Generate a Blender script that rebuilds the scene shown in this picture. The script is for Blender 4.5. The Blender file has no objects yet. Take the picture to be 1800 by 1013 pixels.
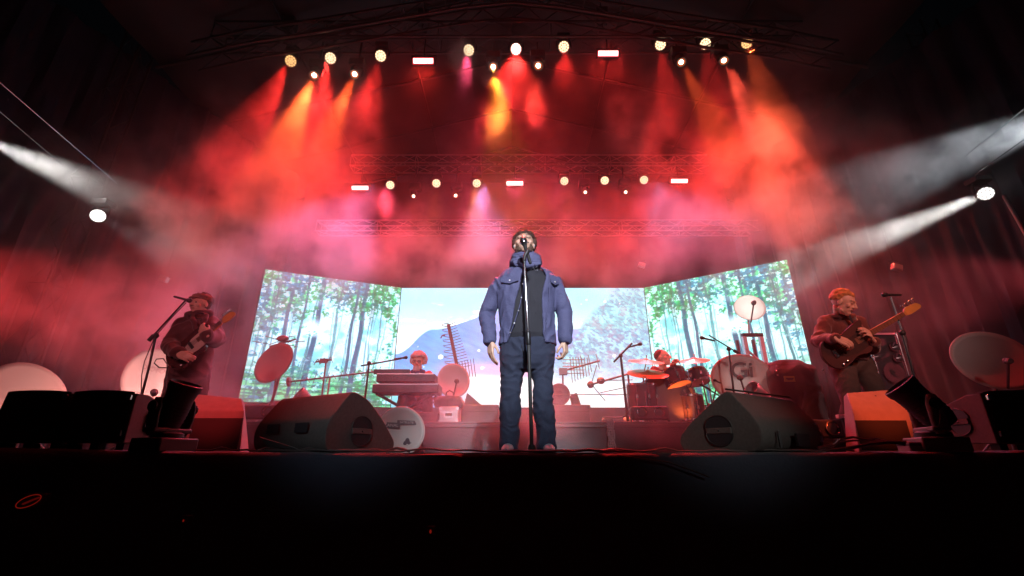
import bpy, math, random
import numpy as np
from mathutils import Vector, Matrix, noise, Quaternion
random.seed(7)
sc = bpy.context.scene
COL = sc.collection
R = math.radians

# ------------------------------------------------------------------ camera, world, exposure
F = 790.0; TH = R(20.4); EYE = 1.5
cam = bpy.data.objects.new('camera', bpy.data.cameras.new('camera')); COL.objects.link(cam)
cam.data.sensor_width = 36; cam.data.lens = 36 * F / 1800; cam.data.clip_end = 300
cam.location = (0, 0, EYE); cam.rotation_euler = (math.pi / 2 + TH, 0, 0); sc.camera = cam
w = bpy.data.worlds.new('World'); sc.world = w; w.use_nodes = True
w.node_tree.nodes['Background'].inputs[0].default_value = (.012, .014, .02, 1)
w.node_tree.nodes['Background'].inputs[1].default_value = .05
sc.view_settings.view_transform = 'Standard'; sc.view_settings.look = 'None'; sc.view_settings.exposure = 0
sc.cycles.volume_bounces = 0; sc.cycles.volume_step_rate = 1.5; sc.cycles.volume_max_steps = 160
sc.cycles.max_bounces = 5; sc.cycles.diffuse_bounces = 2; sc.cycles.glossy_bounces = 2
sc.cycles.use_denoising = True; sc.cycles.sample_clamp_indirect = 4; sc.cycles.sample_clamp_direct = 0

def P(px, py, d):                      # a point of the stage seen at a photo pixel, d metres upstage of the camera
    xc = (px - 900) / F; yc = (506 - py) / F; c, s = math.cos(TH), math.sin(TH)
    t = d / (c - yc * s)
    return Vector((xc * t, d, (s + yc * c) * t + EYE))
def PL(px, py, c, n):                  # the same, on the plane through c with normal n
    xc = (px - 900) / F; yc = (506 - py) / F; co, s = math.cos(TH), math.sin(TH)
    r = Vector((xc, co - yc * s, s + yc * co)); o = Vector((0, 0, EYE)); n = Vector(n)
    return o + r * ((Vector(c) - o).dot(n) / r.dot(n))

# ------------------------------------------------------------------ lamps
def spot(p, t, col, e, ang, blend=.6, r=.05, parent=None):
    l = bpy.data.lights.new('spot_beam', 'SPOT'); l.color = col; l.energy = e; l.spot_size = R(ang); l.spot_blend = blend; l.shadow_soft_size = r
    o = bpy.data.objects.new('spot_beam', l); COL.objects.link(o); o.location = p
    o.rotation_euler = (Vector(t) - Vector(p)).to_track_quat('-Z', 'Y').to_euler()
    return o
FOH = 6500
RED = (1, .03, .025); ORG = (1, .17, .03); AMB = (1, .42, .02); PINK = (1, .07, .16); WHT = (1, .96, .92); COOL = (.85, .92, 1)
# front-of-house key and wash lights high behind the camera, then added accent spots
spot((1.5, -14, 10), (.12, 3.4, 2.5), COOL, 27000, 5.7, .85, .25)
for x, c_, k_ in ((-3.4, (1, .30, .34), 1.0), (0, (1, .78, .90), 1.0), (3.3, (1, .55, .52), 1.0)): spot((x * .8, -15, 9), (x, 7.5, 3.2), c_, FOH * k_, 14, .7, .3)
spot((5, -13, 7), (1.35, 3.1, 1.86), (1, .93, .85), 4200, 4.0, .9, .3)  # added spot to brighten the face of the right wedge
spot((-2, -13, 7), (-1.0, 3.1, 1.88), COOL, 3600, 4.0, .9, .3)  # added spot for the face of the left wedge
spot((4.5, -4, 5.6), P(1532, 712, 4.0), (1, .075, .015), 4800, 4.5, .5, .1)  # unseen orange spot added for the wedge before the bassist
spot((-4.5, -4, 5.6), P(384, 712, 4.35), (1, .03, .03), 3200, 4.5, .5, .1)  # unseen red spot added for the wedge before the guitarist
spot((5.5, -4, 6.4), P(1486, 585, 4.45), (1, .14, .05), 1500, 8, .8, .15)  # unseen orange spot added to warm the bassist
# (px, py, depth, aim point px,py,depth, colour, watt, cone)
BEAMS = [
 # front truss wash lights
 (511,107,6.8, 190,640,6.0, RED, 700, 26), (581,102,6.8, 420,700,6.0, RED, 500, 30), (669,98,6.8, 560,560,6.8, RED, 420, 30),
 (824,88,6.8, 800,300,6.6, PINK, 420, 24), (907,86,6.8, 905,700,5.5, RED, 900, 46), (991,82,6.8, 1010,700,6.5, RED, 600, 40),
 (1161,78,6.8, 1230,600,6.5, RED, 420, 30), (1240,77,6.8, 1330,650,6.2, RED, 460, 30), (1313,75,6.8, 1490,610,4.7, (1, .11, .03), 1900, 15),
 # front truss beam lights
 (552,133,6.7, 420,450,7.0, (1, .10, .02), 1500, 28), (623,131,6.7, 500,420,7.0, (1, .09, .02), 800, 24),
 (867,118,6.7, 880,220,6.6, AMB, 900, 26), (946,116,6.7, 930,230,6.7, ORG, 90, 24),
 (1198,110,6.7, 1330,360,7.2, (1, .09, .02), 900, 28), (1273,107,6.7, 1400,350,7.2, (1, .085, .045), 1700, 28),
 # red back light on the singer, orange uplight under the drum kit
 (907,86,6.8, 921,430,3.45, RED, 2400, 10), (1212,738,6.1, 1172,650,6.75, ORG, 6, 100), (850,322,10.2, 870,745,5.1, (.78, .42, 1), 420, 22),  # the lavender spot is added to tint the smoke before the riser
 # rear truss
 (686,325,10.3, 600,520,8.0, (1, .08, .17), 280, 56), (767,322,10.3, 755,460,9.2, ORG, 130, 22), (660,322,10.0, 540,500,7.6, (.45, .42, 1), 260, 40), (1150,316,10.0, 1230,470,7.8, (.6, .45, 1), 150, 40), (838,322,10.3, 830,440,9.2, AMB, 130, 24),  # both lavender spots are added to tint the smoke, without fixtures
 (992,318,10.3, 1003,440,9.2, ORG, 190, 24), (1063,317,10.3, 1080,460,9.0, RED, 300, 50), (1132,316,10.3, 1220,520,8.2, (1, .10, .20), 280, 56),
 (727,345,10.2, 722,420,9.5, ORG, 90, 18), (801,344,10.2, 800,420,9.5, RED, 90, 18), (1029,338,10.2, 1040,420,9.5, ORG, 90, 18), (1100,338,10.2, 1110,420,9.5, RED, 90, 18),
 # side towers
 (172,379,6.5, 520,560,7.5, COOL, 40, 30), (1733,340,6.0, 1340,500,7.2, WHT, 1500, 18),
 (-50,234,5.6, 300,385,6.6, WHT, 460, 20), (1960,160,5.2, 1500,345,6.6, COOL, 430, 24),
 # strobes throw wide red light
 (744,112,6.6, 700,700,5.5, RED, 150, 95), (1069,99,6.6, 1100,700,5.5, RED, 200, 105),
 (633,334,10.0, 600,700,5.5, RED, 320, 105), (905,326,10.0, 905,700,5.5, PINK, 330, 100), (1194,322,10.0, 1200,700,5.5, RED, 260, 105),
 # left side light out of frame, red fill added at right wing and lip
 (-420,380,4.4, 330,600,5.9, (1, .045, .05), 480, 30), (1905,470,5.2, 1480,560,6.0, (1, .09, .12), 130, 55), (905,88,6.75, 900,790,2.95, RED, 1500, 20),
 (268,742,4.95, 262,600,5.9, (1, .30, .26), 22, 95), (60,742,4.7, 30,600,5.6, (1, .28, .24), 9, 100), (900,-500,3.9, 900,780,4.6, RED, 130, 60),  # floor uplights by the left dishes; the last red flood is added fill
]
BG = 3.3
# ------------------------------------------------------------------ materials
MATS = {}
def mat(name, col=(.5,.5,.5), rough=.6, metal=0, var=.15, scale=12, bump=0, emis=None, es=0, coat=0, sheen=0, alpha=None):
    if name in MATS: return MATS[name]
    m = bpy.data.materials.new(name); m.use_nodes = True; nt = m.node_tree; b = nt.nodes['Principled BSDF']
    b.inputs['Roughness'].default_value = rough; b.inputs['Metallic'].default_value = metal
    b.inputs['Coat Weight'].default_value = coat; b.inputs['Sheen Weight'].default_value = sheen
    tc = nt.nodes.new('ShaderNodeTexCoord'); n = nt.nodes.new('ShaderNodeTexNoise'); n.inputs['Scale'].default_value = scale; n.inputs['Detail'].default_value = 5
    nt.links.new(tc.outputs['Object'], n.inputs['Vector'])
    mx = nt.nodes.new('ShaderNodeMix'); mx.data_type = 'RGBA'
    mx.inputs['A'].default_value = tuple(c * (1 - var) for c in col) + (1,); mx.inputs['B'].default_value = tuple(min(1, c * (1 + var)) for c in col) + (1,)
    nt.links.new(n.outputs['Fac'], mx.inputs['Factor']); nt.links.new(mx.outputs['Result'], b.inputs['Base Color'])
    if bump:
        bp = nt.nodes.new('ShaderNodeBump'); bp.inputs['Strength'].default_value = bump; bp.inputs['Distance'].default_value = .01
        n2 = nt.nodes.new('ShaderNodeTexNoise'); n2.inputs['Scale'].default_value = scale * 8; n2.inputs['Detail'].default_value = 3
        nt.links.new(tc.outputs['Object'], n2.inputs['Vector']); nt.links.new(n2.outputs['Fac'], bp.inputs['Height']); nt.links.new(bp.outputs['Normal'], b.inputs['Normal'])
    if emis: b.inputs['Emission Color'].default_value = tuple(emis) + (1,); b.inputs['Emission Strength'].default_value = es
    MATS[name] = m; return m
BLK = mat('black_paint', (.018,.018,.02), .55, bump=.1)
BLKM = mat('black_metal', (.03,.03,.033), .35, .6)
GRILLE = mat('speaker_grille', (.012,.012,.013), .7, scale=90, bump=.4)
CABG = mat('speaker_paint', (.085,.08,.078), .75, var=.35, scale=60, bump=.5)
CHROME = mat('chrome', (.75,.75,.78), .18, 1, var=.05)
ALU = mat('aluminium', (.6,.6,.62), .38, 1, var=.1)
DARKALU = mat('truss_metal', (.07,.06,.06), .45, .7)
DISH = mat('dish_enamel', (.50,.48,.45), .5, var=.1, scale=5)
DISHG = mat('dish_grey', (.27,.25,.24), .5, var=.12, scale=5)
DISHBK = mat('dish_bracket', (.12,.11,.11), .5, .3)
ANT = mat('antenna_metal', (.22,.2,.2), .45, .5)
RUBBER = mat('rubber', (.02,.02,.02), .8)
INK = mat('printed_ink', (.02,.02,.025), .6)
CABLE = mat('cable_rubber', (.03,.03,.032), .45)
FLOORM = mat('stage_floor', (.05,.045,.045), .45, var=.4, scale=6, bump=.2)
RISERM = mat('riser_ply', (.032,.028,.034), .6, var=.3, scale=5, bump=.2)
SKIRT = mat('skirt_cloth', (.028,.036,.06), .9, sheen=.3, scale=8, bump=.3)
DRAPE = mat('drape_sheet', (.024,.026,.042), .34, var=.3, scale=3, bump=.2)
CLOTHBK = mat('black_cloth', (.03,.028,.03), .85, bump=.4, sheen=.2)
SKIN = mat('skin', (.55,.35,.26), .5, var=.12, scale=25, bump=.1)
WOOD = mat('maple_wood', (.6,.26,.06), .35, var=.25, scale=20, coat=.4)

# ------------------------------------------------------------------ mesh builder
def frame_from(d, up=(0, 0, 1)):
    d = Vector(d).normalized(); u = Vector(up)
    if abs(d.dot(u.normalized())) > .98: u = Vector((0, 1, 0))
    x = u.cross(d).normalized(); y = d.cross(x).normalized()
    return x, y, d
def rootloc(o):
    while o.parent: o = o.parent
    return o.location
class MB:
    def __init__(s): s.v = []; s.f = []
    def add(s, vs, fs):
        k = len(s.v); s.v += [Vector(v) for v in vs]; s.f += [tuple(i + k for i in f) for f in fs]; return s
    def box(s, c, size, M=None):
        c = Vector(c); a = [Vector(size) * .5][0]; vs = []
        for z in (-1, 1):
            for y in (-1, 1):
                for x in (-1, 1):
                    q = Vector((x * a.x, y * a.y, z * a.z)); vs.append(c + (M @ q if M else q))
        return s.add(vs, [(0,2,3,1),(4,5,7,6),(0,1,5,4),(2,6,7,3),(0,4,6,2),(1,3,7,5)])
    def limb(s, pts, rad, n=12, flat=None, caps=True, closed=False):
        pts = [Vector(p) for p in pts]; m = len(pts)
        if not hasattr(rad, '__len__'): rad = [rad] * m
        rings = []; px = None
        for i, p in enumerate(pts):
            if closed: t = pts[(i + 1) % m] - pts[i - 1]
            else: t = pts[min(i + 1, m - 1)] - pts[max(i - 1, 0)]
            if t.length < 1e-9: t = Vector((0, 0, 1))
            t.normalize()
            if px is None: x, y, _ = frame_from(t)
            else:
                x = px - t * px.dot(t)
                if x.length < 1e-6: x, y, _ = frame_from(t)
                x.normalize(); y = t.cross(x)
            px = x
            if i == 0 and caps and not closed:
                for k in (.35, .75): rings.append((p - t * rad[0] * (1 - k * .9) * .9, x, y, rad[0] * math.sqrt(max(0, 1 - (1 - k) ** 2)) * .95))
            rings.append((p, x, y, rad[i]))
            if i == m - 1 and caps and not closed:
                for k in (.75, .35): rings.append((p + t * rad[-1] * (1 - k * .9) * .9, x, y, rad[-1] * math.sqrt(max(0, 1 - (1 - k) ** 2)) * .95))
        vs = []; fs = []
        for (c, x, y, r) in rings:
            for j in range(n):
                a = 2 * math.pi * j / n; q = x * (r * math.cos(a)) + y * (r * math.sin(a))
                if flat: ax = Vector(flat[0]); q = q - ax * q.dot(ax) * (1 - flat[1])
                vs.append(c + q)
        M = len(rings)
        for i in range(M if closed else M - 1):
            for j in range(n):
                a, b = i * n + j, i * n + (j + 1) % n; c_, d_ = ((i + 1) % M) * n + j, ((i + 1) % M) * n + (j + 1) % n
                fs.append((a, b, d_, c_))
        if not closed: fs.append(tuple(range(n - 1, -1, -1))); fs.append(tuple((M - 1) * n + j for j in range(n)))
        return s.add(vs, fs)
    def tube(s, p0, p1, r, r1=None, n=10): return s.limb([p0, p1], [r, r if r1 is None else r1], n, caps=False)
    def rings(s, L, n=28, p=2.3):              # horizontal super-ellipse sections (cx,cy,cz,rx,ry)
        vs = []; fs = []
        for (cx, cy, cz, rx, ry) in L:
            for j in range(n):
                a = 2 * math.pi * j / n; ca, sa = math.cos(a), math.sin(a)
                vs.append((cx + rx * math.copysign(abs(ca) ** (2 / p), ca), cy + ry * math.copysign(abs(sa) ** (2 / p), sa), cz))
        for i in range(len(L) - 1):
            for j in range(n): fs.append((i*n+j, i*n+(j+1)%n, (i+1)*n+(j+1)%n, (i+1)*n+j))
        fs.append(tuple(range(n - 1, -1, -1))); fs.append(tuple((len(L) - 1) * n + j for j in range(n)))
        return s.add(vs, fs)
    def shell(s, L, th=.014, n=40):            # open garment: (cx,cy,cz,rx,ry,a0,a1), angles counter-clockwise through the back
        vs = []; fs = []; m = len(L)
        for (cx, cy, cz, rx, ry, a0, a1) in L:
            for side in (0, th):
                for j in range(n + 1):
                    a = R(a0 + (a1 - a0) * j / n); ca, sa = math.cos(a), math.sin(a)
                    vs.append((cx + (rx - side) * math.copysign(abs(ca) ** .87, ca), cy + (ry - side) * math.copysign(abs(sa) ** .87, sa), cz))
        k = n + 1; id_ = lambda i, q, j: i * 2 * k + q * k + j
        for i in range(m - 1):
            for j in range(n):
                fs.append((id_(i,0,j), id_(i,0,j+1), id_(i+1,0,j+1), id_(i+1,0,j))); fs.append((id_(i,1,j), id_(i+1,1,j), id_(i+1,1,j+1), id_(i,1,j+1)))
            for j in (0, n): fs.append((id_(i,0,j), id_(i+1,0,j), id_(i+1,1,j), id_(i,1,j)))
        for i in (0, m - 1):
            for j in range(n): fs.append((id_(i,0,j), id_(i,1,j), id_(i,1,j+1), id_(i,0,j+1)))
        return s.add(vs, fs)
    def lathe(s, prof, c=(0,0,0), axis=(0,0,1), n=24, close=True):
        x, y, z = frame_from(axis); c = Vector(c); vs = []; fs = []
        for (r, h) in prof:
            for j in range(n):
                a = 2 * math.pi * j / n; vs.append(c + x * (r * math.cos(a)) + y * (r * math.sin(a)) + z * h)
        for i in range(len(prof) - 1):
            for j in range(n): fs.append((i*n+j, i*n+(j+1)%n, (i+1)*n+(j+1)%n, (i+1)*n+j))
        if close: fs.append(tuple(range(n - 1, -1, -1))); fs.append(tuple((len(prof) - 1) * n + j for j in range(n)))
        return s.add(vs, fs)
    def ell(s, c, r, M=None, n=16, m=10):
        c = Vector(c); vs = []; fs = []
        for i in range(1, m):
            t = math.pi * i / m
            for j in range(n):
                a = 2 * math.pi * j / n; q = Vector((r[0] * math.sin(t) * math.cos(a), r[1] * math.sin(t) * math.sin(a), r[2] * math.cos(t))); vs.append(c + (M @ q if M else q))
        for i in range(m - 2):
            for j in range(n): fs.append((i*n+j, (i+1)*n+j, (i+1)*n+(j+1)%n, i*n+(j+1)%n))
        fs.append(tuple(range(n))); fs.append(tuple((m - 2) * n + j for j in range(n - 1, -1, -1)))
        return s.add(vs, fs)
    def prism(s, poly, e):                     # polygon of 3-D points pushed along e
        n = len(poly); e = Vector(e); vs = [Vector(p) for p in poly]; vs += [p + e for p in vs]
        return s.add(vs, [tuple(range(n)), tuple(range(2 * n - 1, n - 1, -1))] + [(i, i + n, (i + 1) % n + n, (i + 1) % n) for i in range(n)])
    def mesh(s, name, off=None):
        me = bpy.data.meshes.new(name); o = Vector(off) if off is not None else Vector()
        me.from_pydata([tuple(v - o) for v in s.v], [], s.f); me.validate(); return me
    def build(s, name, m, parent=None, world=False, bevel=0, smooth=True, label=None, kind=None):
        me = s.mesh(name, rootloc(parent) if (world and parent) else None)
        return finish(me, name, m, parent, bevel, smooth, label, kind)
def finish(me, name, m, parent=None, bevel=0, smooth=True, label=None, kind=None):
    import bmesh
    bm = bmesh.new(); bm.from_mesh(me); bmesh.ops.recalc_face_normals(bm, faces=bm.faces); bm.to_mesh(me); bm.free()
    if smooth:
        me.shade_smooth()
        try: me.set_sharp_from_angle(angle=R(38))
        except Exception: pass
    me.materials.append(m)
    o = bpy.data.objects.new(name, me); COL.objects.link(o); o.parent = parent
    if bevel:
        b = o.modifiers.new('bevel', 'BEVEL'); b.width = bevel; b.segments = 2; b.limit_method = 'ANGLE'; b.angle_limit = R(35)
    if label: o['label'] = label
    if kind: o['kind'] = kind
    return o
def tag(o, label, cat, group=None, kind=None):
    if label: o['label'] = label
    if cat: o['category'] = cat
    if group: o['group'] = group
    if kind: o['kind'] = kind
    return o
def thing(name, label, cat, loc=(0, 0, 0), group=None, rot=None):
    o = bpy.data.objects.new(name, None); COL.objects.link(o); o.location = loc; o.empty_display_size = .1
    if rot is not None: o.rotation_euler = rot
    return tag(o, label, cat, group)
def struct(mb, name, m, **k):
    o = mb.build(name, m, **k); o['kind'] = 'structure'; return o
def solid(mb, name, m, parent, vox=.008, wr=0, ws=9, stretch=(1, 1, 1), smooth=2, world=True, subj=None):
    me = mb.mesh(name, rootloc(parent) if (world and parent) else None)
    t = bpy.data.objects.new('tmp', me); COL.objects.link(t)
    r = t.modifiers.new('r', 'REMESH'); r.mode = 'VOXEL'; r.voxel_size = vox; r.adaptivity = 0
    sm = t.modifiers.new('s', 'SMOOTH'); sm.iterations = smooth; sm.factor = .5
    dg = bpy.context.evaluated_depsgraph_get(); new = bpy.data.meshes.new_from_object(t.evaluated_get(dg))
    bpy.data.objects.remove(t); bpy.data.meshes.remove(me); new.name = name
    if wr:
        N = len(new.vertices); off = Vector((len(name) * .37, parent.location.x if parent else 0, 3.3))
        nr = [Vector(v.normal) for v in new.vertices]
        for i, v in enumerate(new.vertices):
            p = Vector((v.co.x * ws * stretch[0], v.co.y * ws * stretch[1], v.co.z * ws * stretch[2])) + off
            q = p + noise.noise_vector(p * .6) * .9
            d = .55 - abs(noise.noise(q)) * 2.2 + noise.noise(q * 2.3) * .35
            v.co += nr[i] * (d * wr)
    new.materials.clear()
    new.shade_smooth(); new.materials.append(m)
    o = bpy.data.objects.new(name, new); COL.objects.link(o); o.parent = parent
    return o
def text(body, size, m, parent, M, name='lettering', bold=.0, italic=0, ext=.001):
    c = bpy.data.curves.new('t', 'FONT'); c.body = body; c.size = size; c.align_x = 'CENTER'; c.align_y = 'CENTER'; c.extrude = ext; c.offset = bold; c.shear = italic
    t = bpy.data.objects.new('t', c); COL.objects.link(t); dg = bpy.context.evaluated_depsgraph_get()
    me = bpy.data.meshes.new_from_object(t.evaluated_get(dg)); bpy.data.objects.remove(t)
    me.transform(M); me.materials.clear(); me.materials.append(m)
    o = bpy.data.objects.new(name, me); COL.objects.link(o); o.parent = parent; return o
def basis(x, y, z, o):                        # matrix with these columns
    return Matrix(((x[0], y[0], z[0], o[0]), (x[1], y[1], z[1], o[1]), (x[2], y[2], z[2], o[2]), (0, 0, 0, 1)))
# ------------------------------------------------------------------ setting: pit ground, stage, risers
FL = P(900, 795.5, 2.9).z                   # stage floor height
struct(MB().box((0, 6, -.05), (160, 120, .1)), 'ground', mat('pit_ground', (.03,.03,.03), .9, bump=.5))
struct(MB().box((0, 8.2, FL - .1), (24, 10.6, .2)), 'stage_floor', FLOORM)
# front skirt: cloth with soft folds, rounded over the stage edge; it rides up towards both wings
mb = MB(); nx = 260
def lip(x): return FL + .001 + .0022 * max(0, abs(x) - .7) ** 2 * (2.3 if x < 0 else 1.0)
prof = [(.0, .0), (-.012, .0), (-.03, -.004), (-.045, -.014), (-.052, -.035), (-.055, -.09), (-.06, -.3), (-.08, -.8), (-.1, -1.45)]
vs = []
for i in range(nx + 1):
    x = -11 + 22 * i / nx
    for k, (dy, dz) in enumerate(prof):
        fold = (.018 * math.sin(x * 9 + 1.3 * math.sin(x * 2.1)) + .02 * noise.noise(Vector((x * 3, k * .4, 0)))) * min(1, -dz * 3)
        vs.append((x, 2.93 + dy + fold, max(.01, lip(x) + dz + (.004 * noise.noise(Vector((x * 6, 0, 5))) if dz > -.05 else 0))))
mb.add(vs, [(i*9+k, i*9+k+1, i*9+k+10, i*9+k+9) for i in range(nx) for k in range(8)])
sk = mb.build('stage_skirt', SKIRT); tag(sk, 'black cloth skirt hanging along the front edge of the stage', 'skirt')
sk.modifiers.new('s', 'SOLIDIFY').thickness = .006
# riser across the stage, decks side by side
RT = P(900, 741, 5.6).z; RB = 9.7
xs = [P(p, 741, 5.6).x for p in (330, 560, 742, 905, 1069, 1330, 1585)]
lab = ['low grey stage riser deck at the far left behind the guitarist', 'riser deck behind the left floor monitor wedge', 'purple lit riser deck under the keyboards and white flight case',
       'riser deck behind the legs of the singer', 'dark red riser deck under the drum kit', 'riser deck at the right end under the covered amplifier']
for i in range(6):
    t = thing('stage_riser', lab[i], 'riser', ((xs[i] + xs[i+1]) / 2, 5.6, FL), 'riser decks across the middle of the stage'); W_ = xs[i+1] - xs[i] - .012
    MB().box((0, 1.02, (RT - FL) / 2 - .012), (W_ - .03, 2.0, RT - FL - .03)).build('front_panel', RISERM, t, bevel=.004)
    MB().box((0, 2.05, RT - FL - .012), (W_, 4.1, .024)).build('deck', FLOORM, t, bevel=.003)
    MB().box((0, -.004, RT - FL - .045), (W_, .012, .036)).build('edge_rail', ALU if i == 9 else DARKALU, t, bevel=.002)
    for sx in (-1, 1): MB().box((sx * (W_ / 2 - .04), 3.9, (RT - FL) / 2 - .013), (.05, .05, RT - FL - .026)).build('leg', DARKALU, t)
# gaffered cable loom running down the riser front
mb = MB(); x0 = P(1073, 760, 5.58).x
for k in range(5): mb.limb([(x0 + .016 * k - .03 + .008 * math.sin(j * 1.3 + k), 5.575 - .004 * k, FL + .004 + (RT - FL + .02) * j / 14) for j in range(15)], .0085, 6)
for j in range(12): mb.box((x0 + .004 * (j % 3), 5.562, FL + .03 + j * (RT - FL) / 12.5), (.085, .018, .009))
tag(mb.build('cable_loom', mat('silver_tape', (.22,.21,.22), .3, .5, var=.6, scale=60)), 'silver taped bundle of cables hanging down the riser front', 'cable loom')
# ------------------------------------------------------------------ LED screens
def fbm(x, y, seed, o=4):
    rs = np.random.RandomState(seed); T = rs.rand(256, 256); r = 0; a = 1; t = 0
    for k in range(o):
        xi = np.floor(x).astype(int); yi = np.floor(y).astype(int); fx = x - xi; fy = y - yi; fx = fx*fx*(3-2*fx); fy = fy*fy*(3-2*fy)
        g = lambda i, j: T[(xi + i) % 256, (yi + j) % 256]
        r = r + a * ((g(0,0)*(1-fx)+g(1,0)*fx)*(1-fy) + (g(0,1)*(1-fx)+g(1,1)*fx)*fy); t += a; a *= .55; x = x * 2.03 + 17.1; y = y * 2.03 + 5.7
    return r / t
def mixc(C, col, a):
    return C * (1 - a[..., None]) + np.array(col) * a[..., None]
sst = lambda a, b, x: (lambda t: t * t * (3 - 2 * t))(np.clip((x - a) / (b - a), 0, 1))
def forest(u, v, bright):                     # u 0 at the inner edge, 1 at the outer edge
    C = np.ones(u.shape + (3,)) * np.array((.80, 1.04, 1.06))
    C = mixc(C, (.22, .78, .82), .8 * sst(.52, .68, fbm(u * 6, v * 7, 1)))
    f = fbm(u * 20, v * 26, 2, 5); f2 = fbm(u * 55, v * 75, 3, 4); big = fbm(u * 5 + 3, v * 3.6, 4, 3)
    k = .34 * f + .30 * f2 + .42 * big + .22 * sst(.50, 1, v) + .22 * sst(.34, .02, v) + .10 * sst(.55, 1, u) - .10
    fol = sst(.485, .535, k); hue = sst(.35, .65, fbm(u * 6, v * 5, 9)); dk = f2[..., None]
    g = np.array((.0, .42, .14)) * (1 - hue[..., None]) + np.array((.02, .30, .42)) * hue[..., None]
    g = g * (.10 + 1.9 * dk ** 1.3); g = mixc(g, (.12, .85, .38), .75 * sst(.55, .68, fbm(u * 26, v * 30, 12)))
    g = mixc(g, (.75, 1.0, 1.0), .8 * sst(.60, .66, fbm(u * 44, v * 50, 13, 3)))
    C = C * (1 - .93 * fol[..., None]) + g * .93 * fol[..., None]
    for sd, fr, col, a, e0, e1 in ((5, 58, (.0, .36, .16), .85, .40, .14), (15, 80, (.40, .95, .55), .75, .36, .06), (16, 70, (.0, .20, .14), .7, .30, .05)):
        st = sst(.52, .60, fbm(u * 9, v * fr, sd, 3)) * sst(e0, e1, v); C = mixc(C, col, a * st)
    rs = np.random.RandomState(5)
    T = [(.285,.022,.5),(.345,.013,.35),(.60,.024,.45),(.70,.012,.3),(.80,.018,.25),(.90,.010,.5),(.14,.008,.5),(.20,.006,.2),(.46,.008,.3)] + [(rs.rand(), .0025 + .004 * rs.rand(), rs.rand()) for _ in range(26)]
    for (tu, tw, lean) in T:
        cu = tu + lean * .10 * (.5 - v) + .005 * np.sin(v * 11 + tu * 40) + .006 * (fbm(v * 14, v * 0 + tu * 50, 33, 3) - .5); ww = tw * (1.2 - .45 * v)
        a = sst(ww, ww * .55, np.abs(u - cu)) * (.95 if tw > .008 else .7)
        C = mixc(C, (.035, .17, .27) if tw > .01 else (.06, .28, .32), a * (1 - .6 * fol * sst(.35, .7, f)))
    br = sst(.58, .64, fbm(u * 24, v * 12, 21, 3)) * sst(.55, .8, v); C = mixc(C, (.16, .12, .10), .3 * br)
    hot = sst(.54, .66, fbm(u * 4.4 + 8, v * 3.0, 31, 3)) * sst(.14, .34, v) * sst(.9, .6, v); C = mixc(C, (1.5, 1.55, 1.55), .6 * hot * (1 - .8 * fol))
    return np.clip(C, 0, 2) ** 1.3 * bright * np.array((.86, 1.06, 1.06))
def valley(u, v):
    C = np.ones(u.shape + (3,)) * np.array((.40, .80, .95)); C = mixc(C, (.78, .98, 1.), sst(.95, .45, v))
    cl = sst(.52, .66, fbm(u * 9, v * 14, 41)) * sst(.35, .2, np.abs(u - .2)) * sst(.25, .1, np.abs(v - .66)); C = mixc(C, (1.25, 1.2, 1.15), cl)
    ridge = .43 + .20 * sst(0, .14, u) + .17 * sst(.14, .42, u) - .16 * sst(.42, .62, u) + .03 * (fbm(u * 9, u * 0, 42) - .5)
    m = sst(0, .012, ridge - v); mc = np.ones_like(C) * np.array((.14, .42, .88)); mc = mixc(mc, (.34, .44, .90), sst(.12, .4, u)); mc = mixc(mc, (.2, .72, .85), sst(.35, .15, v) * sst(.2, .05, u))
    mc = mc * (.70 + .55 * fbm(u * 30 + v * 22, v * 14, 43, 5)[..., None]); C = C * (1 - m[..., None]) + mc * m[..., None]
    h = .16 + .95 * sst(.5, .98, u) ** .8 + .05 * (fbm(u * 20, u * 0, 44) - .5); hm = .85 * sst(0, .09, h - v) * sst(.46, .54, u)
    n1 = fbm(u * 70 + v * 20, v * 40, 45, 5); hc = np.ones_like(C) * np.array((.22, .52, .60)); hc = mixc(hc, (.40, .84, .86), sst(.46, .58, n1)); hc = mixc(hc, (.16, .28, .42), .8 * sst(.47, .38, fbm(u * 110 + v * 40, v * 60, 46, 4)))
    hc = mixc(hc, (.40, .24, .36), .4 * sst(.60, .68, fbm(u * 22 + 5, v * 14, 47))); hc = mixc(hc, (.75, 1., 1.), .7 * sst(.42, .12, v)); C = C * (1 - hm[..., None]) + hc * hm[..., None]
    gm = sst(.38, .30, v) * sst(.12, .3, u) * sst(.62, .5, u); C = mixc(C, (.95, .55, .72), gm * .75)
    rd = sst(.27, .22, v + .12 * (u - .4)) * sst(.2, .34, u); C = mixc(C, (.88, 1.0, 1.0), rd * (.7 + .3 * fbm(u * 4, v * 50, 48)))
    pt = sst(.02, .0, np.abs(v - .20 + .5 * (u - .62))) * sst(.58, .62, u); C = mixc(C, (.45, .6, .8), .6 * pt)
    rs = np.random.RandomState(8)
    for k in range(26):
        bu, bv, br = .05 + .9 * rs.rand(), .15 + .75 * rs.rand(), .0016 + .005 * rs.rand() ** 2
        C = mixc(C, (1.3, 1.3, 1.3), .9 * sst(br * 1.2, br * .8, np.sqrt((u - bu) ** 2 + ((v - bv) * .52) ** 2)))
    for (bu, bv, br) in ((.177,.40,.009),(.285,.22,.010),(.11,.40,.004),(.34,.31,.006)): C = mixc(C, (1.4, 1.4, 1.4), sst(br * 1.1, br * .9, np.sqrt((u - bu) ** 2 + ((v - bv) * .52) ** 2)))
    return C
me_ = bpy.data.materials.new('led_picture'); me_.use_nodes = True; nt = me_.node_tree; b = nt.nodes['Principled BSDF']
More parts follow.
